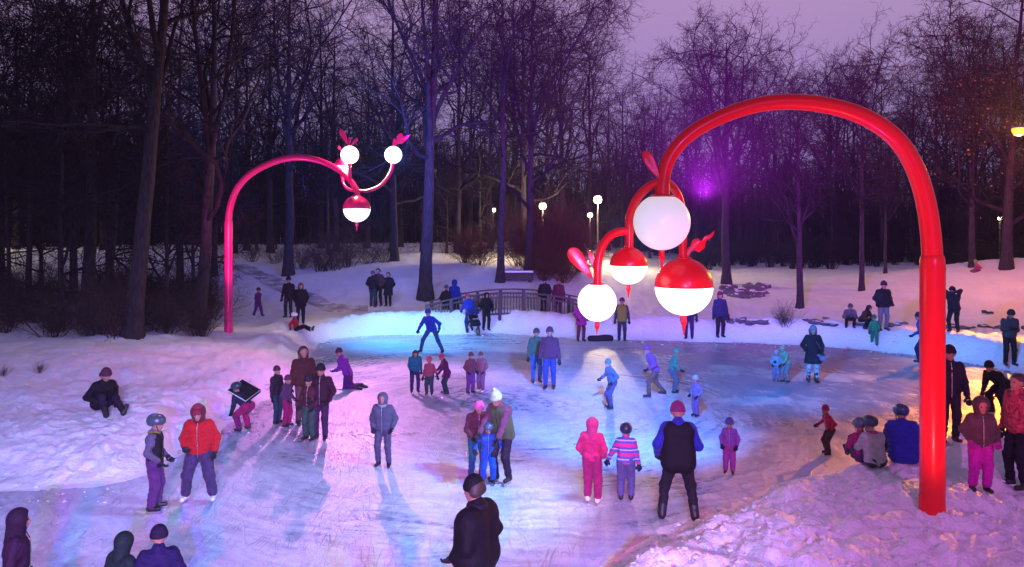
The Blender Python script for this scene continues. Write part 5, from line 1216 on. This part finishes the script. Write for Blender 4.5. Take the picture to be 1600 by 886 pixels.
on_bridge(710, 1.76, 20, 'stand', 'person in a bright blue jacket at the left end of the bridge', .30, jacket=(.015, .03, .36), pants=NAVY, hood=(.015, .03, .36))
on_bridge(851, 1.68, 200, 'still', 'person in black leaning on the rail at the right half of the bridge', .1, jacket=(.012, .008, .018), pants=BLK, hat=BLK, fat=1.2)
on_bridge(873, 1.72, 200, 'stand', 'person in dusky red behind the one in black on the bridge', .5, jacket=(.16, .03, .07), pants=(.08, .02, .05), hat=(.08, .03, .06))
# -------- cut off by the lower edge
def low(px, d, h, face, pose, label, **kw): return P(None, None, h, face, pose, label, xy=((px - CX) * d / F, d), **kw)
low(190, 7.9, 1.30, 30, 'still', 'person in black and dark green at the bottom edge, left one of two heads', jacket=(.008, .022, .024), pants=BLK, hood=(.008, .02, .02), fat=1.15)
low(248, 7.9, 1.36, -20, 'still', 'person in violet blue at the bottom edge, right one of two heads', jacket=(.014, .008, .06), pants=BLK, hat=(.012, .008, .03), fat=1.15)
low(22, 8.0, 1.52, 60, 'pockets', 'person in dark plum in the lower left corner', jacket=(.025, .006, .028), pants=BLK, hood=(.02, .006, .022), fat=1.2)
low(545, 5.3, 1.62, 0, 'still', 'skater just below the picture whose three coloured shadows fall on the ice', jacket=(.05, .05, .06), pants=BLK, hat=(.05, .02, .03))
low(610, 5.1, 1.5, 10, 'still', 'shorter skater just below the picture casting a green edged shadow', jacket=(.10, .05, .06), pants=BLK, hat=(.05, .02, .03))

# ------------------------------------------------------------------ stroller and bag on the ice
def stroller(px, py):
    x, d, z = foot(px, py); o = empty('stroller', (x, d, z), R(25)); tag(o, 'black three wheeled stroller on the ice edge in front of the bridge', 'stroller')
    for (wx, wy) in ((-.26, .28), (.26, .28), (0, -.42)):
        w_ = MB().tube([(wx + .16 * 0, wy + .16 * math.cos(a), .16 + .16 * math.sin(a)) for a in np.linspace(0, 6.283, 25)], .028, 8, caps=False).build('wheel', BOOTM, o)
        MB().tube([(wx - .03, wy, .16), (wx + .03, wy, .16)], .06, 10).build('hub', STEEL, w_)
    f = MB()
    for sg in (-1, 1): f.tube([(sg * .24, .28, .16), (sg * .22, -.05, .45), (sg * .22, .30, .98)], .016, 8).tube([(sg * .22, -.05, .45), (sg * .05, -.42, .18)], .014, 8)
    f.tube([(-.22, .30, .98), (.22, .30, .98)], .02, 8); f.build('frame', STEEL, o)
    s_ = Sdf(.04); s_.cone((-.16, .05, .48), (.16, .05, .48), .12); s_.cone((-.16, -.15, .42), (.16, -.15, .42), .08); s_.cone((-.16, .18, .70), (.16, .18, .70), .08)
    v, fc = s_.mesh(.03); obj('seat', mesh_np('seat', v, fc, cloth((.014, .014, .02))), o)
    s_ = Sdf(.04); s_.cone((-.17, .12, .88), (.17, .12, .88), .17); s_.fn.append(lambda D, X, Y, Z: np.maximum(np.maximum(D, -(Z - .82)), .13 - np.sqrt((Y - .10) ** 2 + (Z - .84) ** 2)))
    v, fc = s_.mesh(.03); obj('canopy', mesh_np('canopy', v, fc, cloth((.02, .03, .16))), o)
stroller(741, 522)
def sled():
    x, d, z = foot(383, 676); o = empty('sled', (x - .05, d + .10, z + .86)); o.rotation_euler = (R(28), R(16), R(-30))
    tag(o, 'black plastic tray sled carried tilted on the back of the stooping child', 'sled')
    b = bmesh.new(); bmesh.ops.create_cube(b, size=1)
    for v in b.verts: v.co = Vector((v.co.x * (.62 if v.co.z > 0 else .54), v.co.y * (.42 if v.co.z > 0 else .34), v.co.z * .10))
    f = [q for q in b.faces if q.normal.z > .9]; bmesh.ops.inset_region(b, faces=f, thickness=.025); f = [q for q in b.faces if q.normal.z > .9 and q.calc_area() > .12]
    bmesh.ops.translate(b, verts=list({v for q in f for v in q.verts}), vec=(0, 0, -.075)); m = MB(); m._bm(b, None, (0, 0, 0)); m.build('tray', BOOTM, o, smooth=False)
    MB().tube([(-.31, -.21, .055), (.31, -.21, .055), (.31, .21, .055), (-.31, .21, .055), (-.31, -.21, .055)], .012, 8).build('rim', SKATEW, o)
sled()
def duffel():
    x, d, z = foot(938, 533); s_ = Sdf(.05); s_.cone((-.38, 0, .10), (.38, .05, .10), .12, .14); s_.fn.append(lambda D, X, Y, Z: D + .02 * np.sin(9 * X) * np.sin(11 * Y + 3))
    v, fc = s_.mesh(.03); o = obj('duffel_bag', mesh_np('duffel_bag', v, fc, cloth((.03, .012, .03)))); o.location = (x, d, z); tag(o, 'dark bag lying on the ice at the foot of the far bank', 'bag')
duffel()
